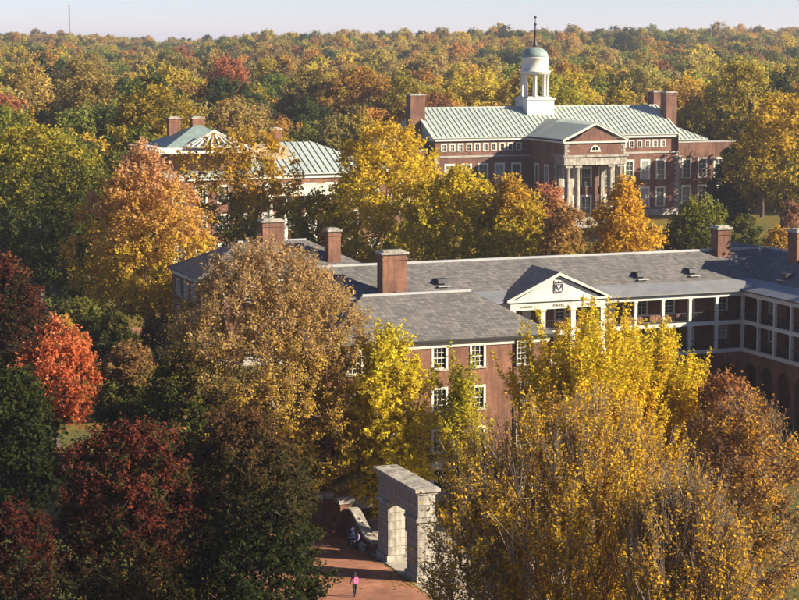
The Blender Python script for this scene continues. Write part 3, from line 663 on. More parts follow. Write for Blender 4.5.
def cap_wall(name, pts, tops, label, th=.42, mat=BRICK):
    """wall along a grid polyline with changing top height and a stone cap following it"""
    root = empty(name, (*W(*pts[0]), 0), 0); tag(root, label, 'wall')
    P = [Vector((*W(*p), 0)) - Vector((*W(*pts[0]), 0)) for p in pts]
    m = MB(); c = MB()
    nr = []
    for i in range(len(P)):
        d = (P[min(i + 1, len(P) - 1)] - P[max(i - 1, 0)]).normalized(); nr.append(Vector((-d.y, d.x, 0)))
    for i in range(len(P) - 1):
        for mb, w, lo, hi in ((m, th / 2, (0, 0), (tops[i], tops[i + 1])), (c, th / 2 + .1, (tops[i] + .002, tops[i + 1] + .002), (tops[i] + .2, tops[i + 1] + .2))):
            a, b = P[i], P[i + 1]; na, nb = nr[i] * w, nr[i + 1] * w; q = []
            for p, n, z in ((a, na, lo[0]), (b, nb, lo[1]), (b, nb, hi[1]), (a, na, hi[0])): q.append([(p + n) + Vector((0, 0, z)), (p - n) + Vector((0, 0, z))])
            mb.face([q[k][0] for k in range(4)]); mb.face([q[k][1] for k in (3, 2, 1, 0)]); mb.face([q[3][0], q[2][0], q[2][1], q[3][1]])
            mb.face([q[0][0], q[1][0], q[1][1], q[0][1]])
            for k0, k1 in ((0, 3), (1, 2)): mb.face([q[k0][0], q[k0][1], q[k1][1], q[k1][0]])
    m.build('brickwork', mat, root); c.build('coping', STONE, root); return root
n = 10
cap_wall('swept_wall', [(49.75, 137.9 - (137.9 - 132.6) * i / n) for i in range(n + 1)], [.75 + 1.35 * (1 - smooth(.0, .75, i / n)) for i in range(n + 1)],
         'low brick wall with pale coping sweeping down from pier to stone gateway', .55)
cap_wall('stair_wall', [(47.2, 142.6), (48.4, 143.2), (49.8, 144.3), (51.4, 145.4), (52.6, 146.0)], [1.35, 1.45, 1.7, 2.3, 2.8], 'brick stair wall with sloping stone cap behind the two brick piers')
cap_wall('terrace_wall', [(38.5, 143.4), (43, 143.0), (46.6, 142.5)], [1.2, 1.25, 1.3], 'low terrace wall with grey coping half hidden by the dark green tree')
cap_wall('garden_wall', [(44, 242), (50, 242), (56.5, 242)], [1.3, 1.3, 1.3], 'low brick garden wall under the orange tree')
# bench ledge by the swept wall
m = MB(); m.box(-.25, .25, -1.3, 1.3, .36, .45); m.box(-.2, .2, -1.15, -.8, .0, .36); m.box(-.2, .2, .8, 1.15, .0, .36)
tag(m.build('stone_bench', STONE, None, (*W(49.05, 134.9), .012), TH), 'short stone bench at the foot of the swept wall', 'bench')

# ------------------------------------------------------------------ people
def skin_body(name, joints, edges, parent, mat_for, extra=None):
    """joints: name -> ((x,y,z), radius); one continuous skinned surface, coloured by height bands via mat_for(z,x)"""
    names = list(joints); me = bpy.data.meshes.new(name); me.from_pydata([joints[k][0] for k in names], [(names.index(a), names.index(b)) for a, b in edges], [])
    o = bpy.data.objects.new(name, me); col.objects.link(o)
    sk = o.modifiers.new('skin', 'SKIN'); sk.use_smooth_shade = True
    sub = o.modifiers.new('sub', 'SUBSURF'); sub.levels = 2; sub.render_levels = 2
    for k, dta in zip(names, me.skin_vertices[0].data):
        r = joints[k][1]; dta.radius = (r, r) if not isinstance(r, tuple) else r
        dta.use_root = (k == 'pelvis')
    dg = bpy.context.evaluated_depsgraph_get(); nm = bpy.data.meshes.new_from_object(o.evaluated_get(dg)); bpy.data.objects.remove(o, do_unlink=True)
    nm.name = name; mats = []
    nm.materials.clear()
    for p in nm.polygons:
        mt = mat_for(p.center)
        if mt not in mats: mats.append(mt); nm.materials.append(mt)
        p.material_index = mats.index(mt); p.use_smooth = True
    return link(name, nm, parent)
def fabric(name, c): return mottled(name, c, .15, 6, .85, .1)
SKIN = mottled('skin', (.42, .25, .17), .06, 3, .6, .3); HAIR = mottled('dark_hair', (.02, .014, .01), .3, 8, .6, .3)
def person(loc, rz, label, top, low, pose='walk', hat=None, long_hair=False, light=None):
    root = empty('person', loc, rz); tag(root, label, 'person')
    J = {}
    if pose == 'walk':
        J = {'pelvis': ((0, 0, .93), (.15, .11)), 'waist': ((0, 0, 1.08), (.13, .1)), 'chest': ((0, .01, 1.28), (.165, .115)), 'shb': ((0, 0, 1.40), (.11, .08)), 'neck': ((0, 0, 1.47), .05), 'head': ((0, .02, 1.56), (.075, .09)), 'crown': ((0, .02, 1.66), (.07, .085))}
        for s, n, k in ((-1, 'l', 1), (1, 'r', -1)):
            J.update({'hip' + n: ((s * .09, 0, .86), .085), 'knee' + n: ((s * .10, -.10 if k > 0 else .06, .48), .058), 'ankle' + n: ((s * .10, -.14 if k > 0 else .24, .09 if k > 0 else .13), .038), 'toe' + n: ((s * .11, -.32 if k > 0 else .12, .035), .035),
                      'sh' + n: ((s * .18, 0, 1.38), .055), 'elb' + n: ((s * .24, .05 * k, 1.12), .042), 'wr' + n: ((s * .23, -.10 + .08 * k, .92), .03), 'palm' + n: ((s * .225, -.12 + .1 * k, .85), (.022, .04))})
    else:
        J = {'pelvis': ((0, 0, .56), (.16, .13)), 'waist': ((0, -.02, .70), (.14, .11)), 'chest': ((0, -.06, .90), (.17, .12)), 'shb': ((0, -.09, 1.02), (.11, .08)), 'neck': ((0, -.11, 1.09), .05), 'head': ((0, -.14, 1.18), (.075, .09)), 'crown': ((0, -.14, 1.28), (.07, .085))}
        for s, n in ((-1, 'l'), (1, 'r')):
            J.update({'hip' + n: ((s * .10, -.1, .54), .085), 'knee' + n: ((s * .13, -.46, .52), .06), 'ankle' + n: ((s * .13, -.42, .1), .04), 'toe' + n: ((s * .14, -.6, .04), .035),
                      'sh' + n: ((s * .18, -.08, 1.0), .055), 'elb' + n: ((s * .25, -.16, .76), .043), 'wr' + n: ((s * .16, -.36, .66), .03), 'palm' + n: ((s * .14, -.42, .64), (.035, .022))})
    E = [('pelvis', 'waist'), ('waist', 'chest'), ('chest', 'shb'), ('shb', 'neck'), ('neck', 'head'), ('head', 'crown')]
    for n in 'lr': E += [('pelvis', 'hip' + n), ('hip' + n, 'knee' + n), ('knee' + n, 'ankle' + n), ('ankle' + n, 'toe' + n), ('shb', 'sh' + n), ('sh' + n, 'elb' + n), ('elb' + n, 'wr' + n), ('wr' + n, 'palm' + n)]
    zn = J['neck'][0][2]; zp = J['pelvis'][0][2]; zw = J['wrl'][0][2]
    def mf(c):
        if c.z > zn - .02: return SKIN
        if min((c - Vector(J['palm' + n][0])).length for n in 'lr') < .085: return SKIN
        if c.z < .085: return DARKM
        if c.z < zp + .05 and (pose == 'walk' and abs(c.x) < .19 or pose != 'walk' and (c.z < .64 and abs(c.x) < .2 and c.y > -.7) and not (c.z > .6 and c.y < -.2)): return low
        return top
    skin_body('body', J, E, root, mf)
    # fingers: five tapered chains per hand
    f = MB()
    for n, s in (('l', -1), ('r', 1)):
        p = Vector(J['palm' + n][0]); w = Vector(J['wr' + n][0]); d = (p - w).normalized(); a = Vector((0, 1, 0)) if pose == 'walk' else Vector((1, 0, 0))
        for q, ln in ((-.028, .062), (-.01, .074), (.01, .072), (.028, .056)):
            b = p + a * q + d * .01; mid = b + d * ln * .55; tip = mid + (d * .8 + Vector((-s * .4, 0, 0))).normalized() * ln * .45
            f.bar(b, mid, .016); f.bar(mid, tip, .013)
        b = p - a * .03 - d * .05; f.bar(b, b - a * .03 + d * .03, .018); f.bar(b - a * .03 + d * .03, b - a * .035 + d * .06, .015)
    f.build('fingers', SKIN, root)
    hc = Vector(J['head'][0]) * .35 + Vector(J['crown'][0]) * .65
    h = MB(); h.lathe([(.02, .118), (.06, .105), (.09, .06), (.10, .0), (.09, -.06)], 0, 0, 14)
    if not hat: h.build('hair', HAIR, root, (hc.x, hc.y + .02, hc.z))
    else: h.lathe([(.10, -.002), (.15, -.015), (.15, -.03)], 0, -.05, 14); h.build('cap', hat, root, (hc.x, hc.y + .015, hc.z + .012))
    if long_hair:
        l = MB(); l.prism([(-.09, .02), (.09, .02), (.105, -.2), (.07, -.36), (-.07, -.36), (-.105, -.2)], 'y', .05, .115); l.build('long_hair', HAIR, root, hc)
    e = MB()
    for s in (-1, 1): e.box(s * .03 - .012, s * .03 + .012, -.103, -.092, -.035, -.022)
    e.box(-.02, .02, -.103, -.09, -.1, -.092); e.build('eyes_and_mouth', HAIR, root, (hc.x, hc.y + .01, hc.z))
    e = MB(); e.prism([(-.09, -.03), (-.118, -.07), (-.09, -.075)], 'x', -.012, .012); e.build('nose', SKIN, root, (hc.x, hc.y + .01, hc.z))
    e = MB()
    for s in (-1, 1): e.box(s * .088 - .012, s * .088 + .012, -.005, .025, -.07, -.02)
    e.build('ears', SKIN, root, (hc.x, hc.y, hc.z))
    if light:
        b = MB(); b.prism([(-.16, .0), (.16, 0), (.17, .3), (.1, .42), (-.1, .42), (-.17, .3)], 'y', .1, .24); b.build('backpack', light, root, (0, 0, 1.0))
    return root
PINK = fabric('pink_cloth', (.42, .06, .18)); person((*W(44.3, 122.5), .013), R(205), 'walking person in a pink top and dark trousers on the brick walk', PINK, fabric('black_cloth', (.02, .02, .025)), long_hair=True, light=fabric('pale_pink_cloth', (.50, .12, .27)))
GREENC = fabric('green_cloth', (.06, .10, .08))
person((*W(49.0, 135.5), .0), R(-90) + TH, 'seated person with white cap, pale blue shirt and green trousers on the stone bench', fabric('pale_blue_cloth', (.45, .52, .60)), GREENC, 'sit', hat=fabric('white_cloth', (.75, .75, .75)))
person((*W(49.0, 134.5), .0), R(-90) + TH, 'seated person in a purple jacket on the stone bench', fabric('purple_cloth', (.22, .20, .36)), fabric('grey_cloth', (.06, .06, .07)), 'sit')

# ------------------------------------------------------------------ lamp post and far mast
def lamp_post(u, v, label):
    root = empty('lamp_post', (*W(u, v), 0)); tag(root, label, 'lamp post')
    m = MB(); m.lathe([(.16, 0), (.16, .5), (.09, .6), (.07, 4.2), (.12, 4.3)], 0, 0, 10); m.build('pole', DARKM, root)
    m = MB(); m.lathe([(.12, 4.3), (.2, 4.75), (.16, 4.8)], 0, 0, 8); m.build('lantern', WHITE2, root); m = MB(); m.lathe([(.26, 4.8), (.1, 5.0), (.02, 5.2)], 0, 0, 8); m.build('lantern_cap', DARKM, root)
lamp_post(205.0, 283.0, 'dark lamp post on the lawn beyond the slate roofs')
def mast():
    x, y = -278, 1700; z = float(terrain(x, y)); root = empty('radio_mast', (x, y, z)); tag(root, 'thin lattice radio mast on the wooded horizon', 'mast')
    H = 58 - z + 8
    m = MB(); n = 16
    for k in range(3):
        a = 2 * math.pi * k / 3; m.bar((.9 * math.cos(a), .9 * math.sin(a), 0), (.35 * math.cos(a), .35 * math.sin(a), H), .28)
    m.build('leg_frame', METAL, root); b = MB()
    for i in range(n):
        for k in range(3):
            a0, a1 = 2 * math.pi * k / 3, 2 * math.pi * (k + 1) / 3; r0 = .9 - .55 * i / n; r1 = .9 - .55 * (i + 1) / n
            b.bar((r0 * math.cos(a0), r0 * math.sin(a0), H * i / n), (r1 * math.cos(a1), r1 * math.sin(a1), H * (i + 1) / n), .14)
    b.build('lattice', METAL, root); c = MB(); c.lathe([(.12, H), (.06, H + 4)], 0, 0, 6); c.build('antenna', METAL, root)
mast()

# ------------------------------------------------------------------ trees
def nrm(a): return a / np.maximum(np.linalg.norm(a, axis=-1, keepdims=True), 1e-9)
def fast_mesh(name, V, nside, mats, midx=None, leaf=None, smooth_=False):
    """V: (nfaces, nside, 3) unshared corners"""
    nf = V.shape[0]; me = bpy.data.meshes.new(name)
    me.vertices.add(nf * nside); me.vertices.foreach_set('co', V.reshape(-1).astype(np.float32))
    me.loops.add(nf * nside); me.loops.foreach_set('vertex_index', np.arange(nf * nside, dtype=np.int32))
    me.polygons.add(nf); me.polygons.foreach_set('loop_start', np.arange(0, nf * nside, nside, dtype=np.int32))
    for m in mats: me.materials.append(m)
    if midx is not None: me.polygons.foreach_set('material_index', midx.astype(np.int32))
    if leaf is not None:
        a = me.attributes.new('leaf', 'FLOAT_COLOR', 'POINT'); c = np.ones((nf, nside, 4), np.float32); c[:, :, :3] = leaf[:, None, :]; a.data.foreach_set('color', c.reshape(-1))
    me.update(calc_edges=True); return me
def tubes(P, Q, rp, rq, sides=4):
    d = nrm(Q - P); up = np.where(np.abs(d[:, 2:3]) > .9, np.array([[1., 0, 0]]), np.array([[0, 0, 1.]])); a = nrm(np.cross(d, up)); b = np.cross(d, a)
    out = []
    for k in range(sides):
        t0, t1 = 2 * math.pi * k / sides, 2 * math.pi * (k + 1) / sides
        o0 = a * math.cos(t0) + b * math.sin(t0); o1 = a * math.cos(t1) + b * math.sin(t1)
        out.append(np.stack([P + o0 * rp[:, None], P + o1 * rp[:, None], Q + o1 * rq[:, None], Q + o0 * rq[:, None]], 1))
    return np.concatenate(out)
def envelope(t, kind):
    t = np.clip(t, 0, 1)
    if kind == 'round': return np.sqrt(np.maximum(1 - (2 * t - 1) ** 2, 0)) ** .8
    if kind == 'oval': return np.sin(np.pi * t ** .75) ** .75
    if kind == 'dome': return np.where(t < .3, .72 + .28 * np.sin(t / .3 * np.pi / 2), np.sqrt(np.maximum(1 - ((t - .3) / .7) ** 2, 0)))
    if kind == 'cone': return (1 - t) ** .8 * np.minimum(1, t * 6 + .35)
    if kind == 'vase': return np.clip(.35 + .65 * t / .6, 0, 1) * np.where(t > .6, np.sqrt(np.maximum(1 - ((t - .6) / .42) ** 2, 0)), 1)
    if kind == 'egg': return np.where(t < .35, .55 + .45 * np.sin(t / .35 * np.pi / 2), (1 - ((t - .35) / .65) ** 1.7))
def gen_tree(seed, H, Rad, base, kind='round', n_attr=220, n_leaf=22000, leaf=.26, pal=None, twig=(5, 1.0), jit=.28, lump=.28, fill=.45, trunk_r=None, lean=(0, 0), upw=.5, twig_r=.012, thin=0, spread=.55, droop=0):
    rg = np.random.default_rng(seed); ch = H - base
    ph = rg.uniform(0, 6.28, 8)
    def env(t, phi):
        l = 1 + lump * (.5 * np.sin(2 * phi + ph[0] + 2 * t) + .4 * np.sin(3 * phi + ph[1] - 3.5 * t) + .35 * np.sin(5 * phi + ph[2] + 7 * t) + .3 * np.sin(11 * t + ph[3] + phi))
        return Rad * envelope(t, kind) * l
    m = n_attr * 4; t = rg.beta(1.25, 1.15, m); phi = rg.uniform(0, 2 * math.pi, m)
    rr = env(t, phi) * rg.uniform(0, 1, m) ** fill
    A = np.stack([rr * np.cos(phi), rr * np.sin(phi), base + ch * t], 1)
    # thin out so that clumps keep apart
    keep = []; sp = 0.85 * (Rad * Rad * ch * 2.2 / n_attr) ** (1 / 3)
    for i in range(m):
        if len(keep) >= n_attr: break
        if not keep or np.min(np.sum((A[keep] - A[i]) ** 2, 1)) > sp * sp * .42: keep.append(i)
    A = A[keep]
    # skeleton
    kt = 9; zt = np.linspace(0, base + ch * .62, kt); wob = np.cumsum(rg.normal(0, .09, (kt, 2)), 0) * (H / 16); wob[0] = 0
    nodes = [np.array([wob[i, 0], wob[i, 1], zt[i]]) for i in range(kt)]; par = [-1] + list(range(kt - 1))
    ok0 = max(2, int(kt * .8 * base / (base + ch * .62)))
    order = np.argsort(np.linalg.norm(A - np.array([0, 0, base * .9]), axis=1)); tipnode = []
    NA = np.array(nodes); elig = np.arange(len(nodes)) >= ok0
    for i in order:
        p = A[i]; dv = p - NA; dist = np.linalg.norm(dv, axis=1)
        rise = dv[:, 2]; cost = dist + 1.1 * np.maximum(0, -rise + .25 * np.hypot(dv[:, 0], dv[:, 1])) + .12 * np.linalg.norm(NA[:, :2], axis=1) * 0
        cost[~elig] = 1e9; j = int(np.argmin(cost)); q = NA[j]
        k = max(1, int(dist[j] / 1.6)); prev = j
        mids = []
        for s in range(1, k + 1):
            f = s / k; x = q + (p - q) * f
            if s < k: x = x + rg.normal(0, .10, 3) * min(1.5, dist[j] / 3) + np.array([0, 0, -.12 * dist[j] * math.sin(f * math.pi) * .35])
            nodes.append(x); par.append(prev); prev = len(nodes) - 1; mids.append(x)
        NA = np.array(nodes); elig = np.concatenate([elig, np.ones(len(nodes) - len(elig), bool)]); tipnode.append(prev)
    NA = np.array(nodes); par = np.array(par); n = len(nodes)
    area = np.zeros(n); leafy = np.ones(n, bool); leafy[par[par >= 0]] = False; ex = 2.25
    r0 = .022; area[leafy] = r0 ** ex
    for i in range(n - 1, 0, -1):
        area[par[i]] += area[i]
    rad = np.maximum(area, r0 ** ex) ** (1 / ex)
    tr = trunk_r or H * .019; rad = rad * (tr / rad[0]) ** np.clip((rad - r0) / (rad[0] - r0 + 1e-6), 0, 1)
    rad[0] *= 1.25
    i = np.arange(1, n); P = NA[par[i]]; Q = NA[i]; rp = np.minimum(rad[par[i]], rad[i] * 1.5); rq = rad[i]; rp[:kt - 1] = rad[par[i]][:kt - 1]
    big = np.maximum(rp, rq) > .06
    F = [tubes(P[big], Q[big], rp[big], rq[big], 6), tubes(P[~big], Q[~big], rp[~big], rq[~big], 3)]
    # twigs at clumps
    T = NA[tipnode]; cen = np.array([0, 0, base + ch * .35]); nt_, tl = twig
    B = np.repeat(T, nt_, 0); cl = np.repeat(np.arange(len(T)), nt_); out = nrm(B - cen)
    dr = nrm(out * .75 + np.array([0, 0, upw]) + rg.normal(0, spread, B.shape)); ln = tl * rg.uniform(.5, 1.25, len(B)); E_ = B + dr * ln[:, None]
    if twig_r: F.append(tubes(B, E_, np.full(len(B), twig_r * 1.5), np.full(len(B), twig_r * .6), 3))
    wood = fast_mesh('trunk', np.concatenate(F), 4, [])
    # leaves strung along the twigs
    wgt = np.ones(len(B))
    if thin: wgt = rg.uniform(0, 1, len(T))[cl] ** thin
    w = rg.choice(len(B), n_leaf, p=wgt / wgt.sum()); s = rg.uniform(0.05, 1.1, n_leaf)
    C = B[w] + (E_[w] - B[w]) * s[:, None] + rg.normal(0, jit, (n_leaf, 3)) * (1.15 - .6 * s[:, None])
    if droop: C[:, 2] -= droop * rg.uniform(0, 1, n_leaf) ** 2
    nr = nrm(rg.normal(0, 1, (n_leaf, 3)) * .8 + np.array([0, 0, .75]) + .45 * dr[w]); tg = nrm(np.cross(nr, rg.normal(0, 1, (n_leaf, 3)))); bt = np.cross(nr, tg)
    sz = leaf * rg.uniform(.45, 1.42, n_leaf)[:, None]; fold = nr * sz * .18
    V = np.stack([C - tg * sz * .55, C + bt * sz * .38 + fold, C + tg * sz * .6, C - bt * sz * .38 + fold], 1)
    # colour: clump hue + leaf jitter, palette may shift from the lowest to the topmost leaves as the tree turns or to paint a sunlit top
    hf = np.clip((C[:, 2] - base) / ch, 0, 1); cn = rg.uniform(0, 1, len(T))[cl][w]
    az = np.arctan2(C[:, 1], C[:, 0])
    x = pal(hf, cn, rg.uniform(0, 1, n_leaf), az) if pal else np.ones((n_leaf, 3))
    x = x * rg.uniform(.72, 1.25, n_leaf)[:, None]
    crown = fast_mesh('crown', V, 4, [], leaf=np.clip(x, 0, .9))
    return wood, crown
def lerp_pal(*stops, amp=.35, jit=.3, rand=None, rp=0):
    """stops from the bottom to the top of the crown; clump and leaf randomness shift along it"""
    S = np.array(stops)
    def f(h, c, r, az):
        k = np.clip(h + amp * (c - .5) + jit * (r - .5), 0, .9999) * (len(S) - 1); i = k.astype(int); fr = (k - i)[:, None]
        o = S[i] * (1 - fr) + S[np.minimum(i + 1, len(S) - 1)] * fr
        if rand is not None: o = np.where(((c * 7.3 + r * .3) % 1 < rp)[:, None], np.array(rand), o)
        return o
    return f
YEL = (.60, .40, .025); YGR = (.36, .34, .03); GOLD = (.52, .28, .025); ORA = (.56, .22, .04); PINKO = (.56, .24, .10); TANC = (.36, .215, .08); BRN = (.24, .13, .05)
DGR = (.038, .055, .014); GRN = (.085, .105, .022); OLV = (.17, .16, .03); BUR = (.16, .022, .022); RED = (.50, .075, .035); RUST = (.30, .09, .035); LEM = (.66, .50, .035)
def px_ground(px, py=None, Y=None):
    """ground point seen at a picture position in the photograph (used once to lay the trees out on the ground plan)"""
    f = 2000.
    if Y is None:
        q = -(py - 300) / f; dz = -math.sin(PITCH) + q * math.cos(PITCH); Y = (math.cos(PITCH) + q * math.sin(PITCH)) * (-CAM_H / dz)
    # depth of crown-level points is close to Y
    return ((px - 399.5) / f * Y / math.cos(PITCH) * 1.0, Y)
def tree(name, label, x, y, H, Rad, base, cat='tree', bark=BARK, group=None, **k):
    wood, crown = gen_tree(H=H, Rad=Rad, base=base, **k)
    z = float(terrain(x, y)); root = empty(name, (x, y, z)); tag(root, label, cat, group)
    wood.materials.append(bark); crown.materials.append(LEAF)
    link('trunk', wood, root); link('crown', crown, root)
    return root
def ztop(Y, py): return CAM_H - (py - 40) / 2017. * Y
def T(name, label, px, Y, top, half, basez, **k):
    """px: trunk column, Y: distance, top: top row, half: half-width in columns, basez: height of the lowest leaves"""
    x, y = px_ground(px, Y=Y); H = ztop(Y, top); Rad = half / 2000. * Y
    tl = k.get('twig', (5, 1))[1]; return tree(name, label, x, y, H - .3 - .62 * tl * min(1.5, .4 + k.get('upw', .5)), max(1, Rad - .55 * tl), basez, **k)

# --- near trees, left
T('oak_tree', 'broad dark green oak with sunlit yellow painted into its top beside the orange tree', 40, 262, 124, 104, 1.5, seed=11, kind='dome', n_attr=420, n_leaf=36000, leaf=.40, pal=lerp_pal(DGR, DGR, GRN, (.15, .15, .03), (.48, .37, .04), amp=.3), twig=(5, 1.5), jit=.4)  # yellow end of the palette paints sunlight onto the top of the crown
T('orange_tree', 'tall orange tree with yellow lower leaves and forked trunk', 146, 246, 134, 76, 3.2, seed=12, kind='egg', n_attr=420, n_leaf=38000, leaf=.34, pal=lerp_pal((.40, .32, .03), (.56, .39, .035), (.62, .36, .06), (.62, .34, .11), (.64, .36, .17), amp=.4), twig=(6, 1.5), jit=.34, lump=.2)
T('dark_red_tree', 'tall dark red tree behind the scarlet one', 6, 190, 250, 42, 4, seed=13, kind='oval', n_attr=200, n_leaf=15000, leaf=.30, pal=lerp_pal(DGR, (.05, .03, .015), (.10, .032, .018), (.18, .06, .03), rand=(.05, .05, .02), rp=.25), twig=(5, 1.2))
T('scarlet_tree', 'bright scarlet orange tree above the burgundy one', 54, 180, 316, 46, 2.5, seed=14, kind='egg', n_attr=240, n_leaf=20000, leaf=.27, pal=lerp_pal((.32, .08, .03), (.58, .15, .05), (.70, .24, .09), amp=.5, rand=(.14, .10, .03), rp=.12), twig=(6, 1.2), jit=.24, lump=.35)
T('dark_green_tree', 'dark green tree beneath the dark red one', 14, 146, 372, 46, 2.5, seed=15, kind='dome', n_attr=200, n_leaf=18000, leaf=.28, pal=lerp_pal((.025, .034, .01), (.03, .042, .012), (.06, .07, .018)), twig=(5, 1.1))
T('olive_shrub', 'olive green small tree with reddish tips behind the scarlet tree', 128, 172, 343, 40, 2, seed=16, kind='dome', n_attr=200, n_leaf=16000, leaf=.28, pal=lerp_pal(DGR, GRN, (.16, .13, .04), (.30, .16, .06), amp=.5), twig=(5, 1.0), lump=.3)
T('burgundy_maple', 'rounded burgundy maple with green inner leaves', 128, 119, 424, 90, 2.5, seed=17, kind='dome', n_attr=420, n_leaf=46000, leaf=.20, pal=lerp_pal((.025, .032, .011), (.05, .025, .013), (.11, .026, .016), (.20, .055, .03), amp=.4, rand=(.06, .06, .016), rp=.25), twig=(7, 1.0), jit=.2, lump=.3)
T('crimson_shrub', 'low dark crimson tree by the shaded lawn', 12, 110, 512, 50, 1.5, seed=18, kind='round', n_attr=160, n_leaf=14000, leaf=.2, pal=lerp_pal((.025, .028, .01), (.045, .02, .012), (.10, .024, .015), rand=(.04, .045, .015), rp=.25), twig=(6, .9), jit=.2)
T('broad_green_tree', 'broad dark green tree with russet top beside the brick walk', 240, 122, 412, 90, 1.5, seed=19, kind='dome', n_attr=420, n_leaf=46000, leaf=.21, pal=lerp_pal((.026, .036, .01), (.03, .042, .012), (.04, .05, .014), (.075, .06, .02), (.13, .065, .028), amp=.3), twig=(7, 1.0), jit=.2, lump=.34)
T('olive_tree', 'dark olive green tree between burgundy maple and tan tree', 180, 146, 352, 46, 2.5, seed=20, kind='dome', n_attr=220, n_leaf=20000, leaf=.25, pal=lerp_pal(DGR, DGR, GRN, (.14, .10, .03), amp=.4), twig=(6, 1.0), jit=.24)
T('tan_tree', 'large dense tan brown tree in front of the slate roofs', 266, 152, 234, 118, 2.0, seed=21, kind='dome', n_attr=800, n_leaf=120000, leaf=.17, bark=BARK_L, fill=.36, pal=lerp_pal((.54, .36, .03), (.56, .37, .045), (.52, .34, .07), (.50, .32, .10), (.52, .33, .14), amp=.35), twig=(9, 1.4), jit=.2, lump=.09, upw=.9, twig_r=.018)
T('evergreen_shrub', 'dark evergreen shrub behind the stair wall', 312, 158, 440, 30, .6, cat='shrub', seed=22, kind='round', n_attr=90, n_leaf=9000, leaf=.24, pal=lerp_pal(DGR, (.05, .075, .018)), twig=(6, .8), jit=.24)
T('ginkgo_tree', 'lemon yellow ginkgo with layered branches in front of the hipped roof', 388, 150, 324, 56, 2.4, seed=23, kind='egg', n_attr=230, n_leaf=26000, leaf=.26, bark=BARK_L, pal=lerp_pal((.62, .48, .03), LEM, LEM, (.60, .50, .04)), twig=(4, 1.9), jit=.17, lump=.45, upw=.25, fill=.7)
T('dark_shrub', 'dense dark shrub at the foot of the orange tree', 80, 226, 300, 26, .4, cat='shrub', seed=50, kind='round', n_attr=90, n_leaf=7000, leaf=.34, pal=lerp_pal(DGR, DGR, OLV), twig=(5, 1.0), jit=.3)
T('yellow_shrub', 'small yellow green shrub below the big oak', 62, 214, 318, 20, .4, cat='shrub', seed=51, kind='round', n_attr=60, n_leaf=5000, leaf=.32, pal=lerp_pal(DGR, OLV, (.40, .30, .03)), twig=(5, .9), jit=.28)
T('dark_shrub', 'dense dark shrub against the brick hall corner', 178, 216, 318, 24, .4, cat='shrub', seed=52, kind='round', n_attr=70, n_leaf=6000, leaf=.32, pal=lerp_pal(DGR, (.05, .05, .016), (.14, .09, .03)), twig=(5, .9), jit=.28)
T('dark_shrub', 'dense dark shrub beside the low brick garden wall', 112, 222, 312, 24, .4, cat='shrub', seed=57, kind='round', n_attr=70, n_leaf=6000, leaf=.32, pal=lerp_pal(DGR, DGR, (.10, .09, .02)), twig=(5, .9), jit=.28)
T('copper_shrub', 'copper tinted shrub under the orange tree', 158, 228, 316, 20, .4, cat='shrub', seed=58, kind='round', n_attr=60, n_leaf=5000, leaf=.32, pal=lerp_pal(DGR, (.12, .07, .03), (.26, .14, .05)), twig=(5, .9), jit=.28)
# --- near trees, right
for i, (px, Y, top, half, s) in enumerate(((594, 148, 310, 98, 24), (662, 153, 328, 62, 25), (461, 142, 352, 25, 26))):
    T('ginkgo_tree', ('tallest golden yellow ginkgo with upright spires in front of the portico', 'golden ginkgo with pointed spires in front of the white galleries', 'greenish yellow ginkgo spire beside the brick wall windows')[i], px, Y, top, half, 2.5, seed=s, kind='vase', n_attr=(150, 90, 30)[i], n_leaf=(60000, 34000, 10000)[i], leaf=.21, bark=BARK_L,
      pal=lerp_pal((.64, .37, .02), (.70, .43, .022), (.74, .48, .025), (.66, .50, .03), amp=.5) if i != 2 else lerp_pal((.45, .28, .02), (.50, .36, .02), (.46, .40, .03)), twig=(3, 4.2), jit=.21, lump=.34, upw=2.1, fill=.55, spread=.34)
T('twiggy_tree', 'half bare tree with grey branches and sparse golden brown leaves', 575, 104, 392, 150, 2.4, seed=27, kind='vase', n_attr=420, n_leaf=78000, leaf=.14, bark=BARK_L, pal=lerp_pal((.70, .40, .02), (.74, .45, .022), (.66, .42, .04), amp=.9, rand=(.46, .25, .04), rp=.25), twig=(8, 2.5), jit=.15, lump=.2, upw=1.5, twig_r=.022, thin=.9, spread=.38)
T('bare_tree', 'nearly bare branching tree with a few rust leaves beside the gateway', 484, 101, 470, 66, 2.0, seed=28, kind='vase', n_attr=300, n_leaf=17000, leaf=.15, bark=BARK_L, pal=lerp_pal((.34, .18, .03), (.54, .32, .03), (.60, .38, .04), amp=.9), twig=(8, 1.3), jit=.16, upw=.9, twig_r=.012, thin=1.4)
T('golden_brown_tree', 'golden brown tree in front of the arcaded corner', 752, 118, 398, 78, 2.5, seed=29, kind='dome', n_attr=420, n_leaf=26000, leaf=.18, pal=lerp_pal((.60, .32, .02), (.62, .35, .03), (.30, .18, .07), (.64, .33, .04), amp=.9, rand=(.25, .13, .06), rp=.3), twig=(9, 1.3), jit=.2, lump=.35, thin=.8, bark=BARK_L)
T('twiggy_tree', 'dense golden leaved tree with dark branches in front of the golden brown one', 690, 96, 470, 84, 2.0, seed=55, kind='vase', n_attr=420, n_leaf=32000, leaf=.15, bark=BARK_L, pal=lerp_pal((.66, .37, .02), (.72, .43, .022), (.58, .35, .04), amp=.9, rand=(.40, .20, .04), rp=.25), twig=(8, 2.2), jit=.15, upw=1.3, twig_r=.02, thin=.8, spread=.4)
T('russet_tree', 'sparse russet tree below the gallery corner', 728, 148, 374, 44, 2.5, seed=30, kind='dome', n_attr=240, n_leaf=9000, leaf=.24, pal=lerp_pal((.22, .10, .05), (.30, .12, .05), (.42, .18, .05), amp=.8), twig=(8, 1.2), jit=.22, thin=.8, bark=BARK_L)
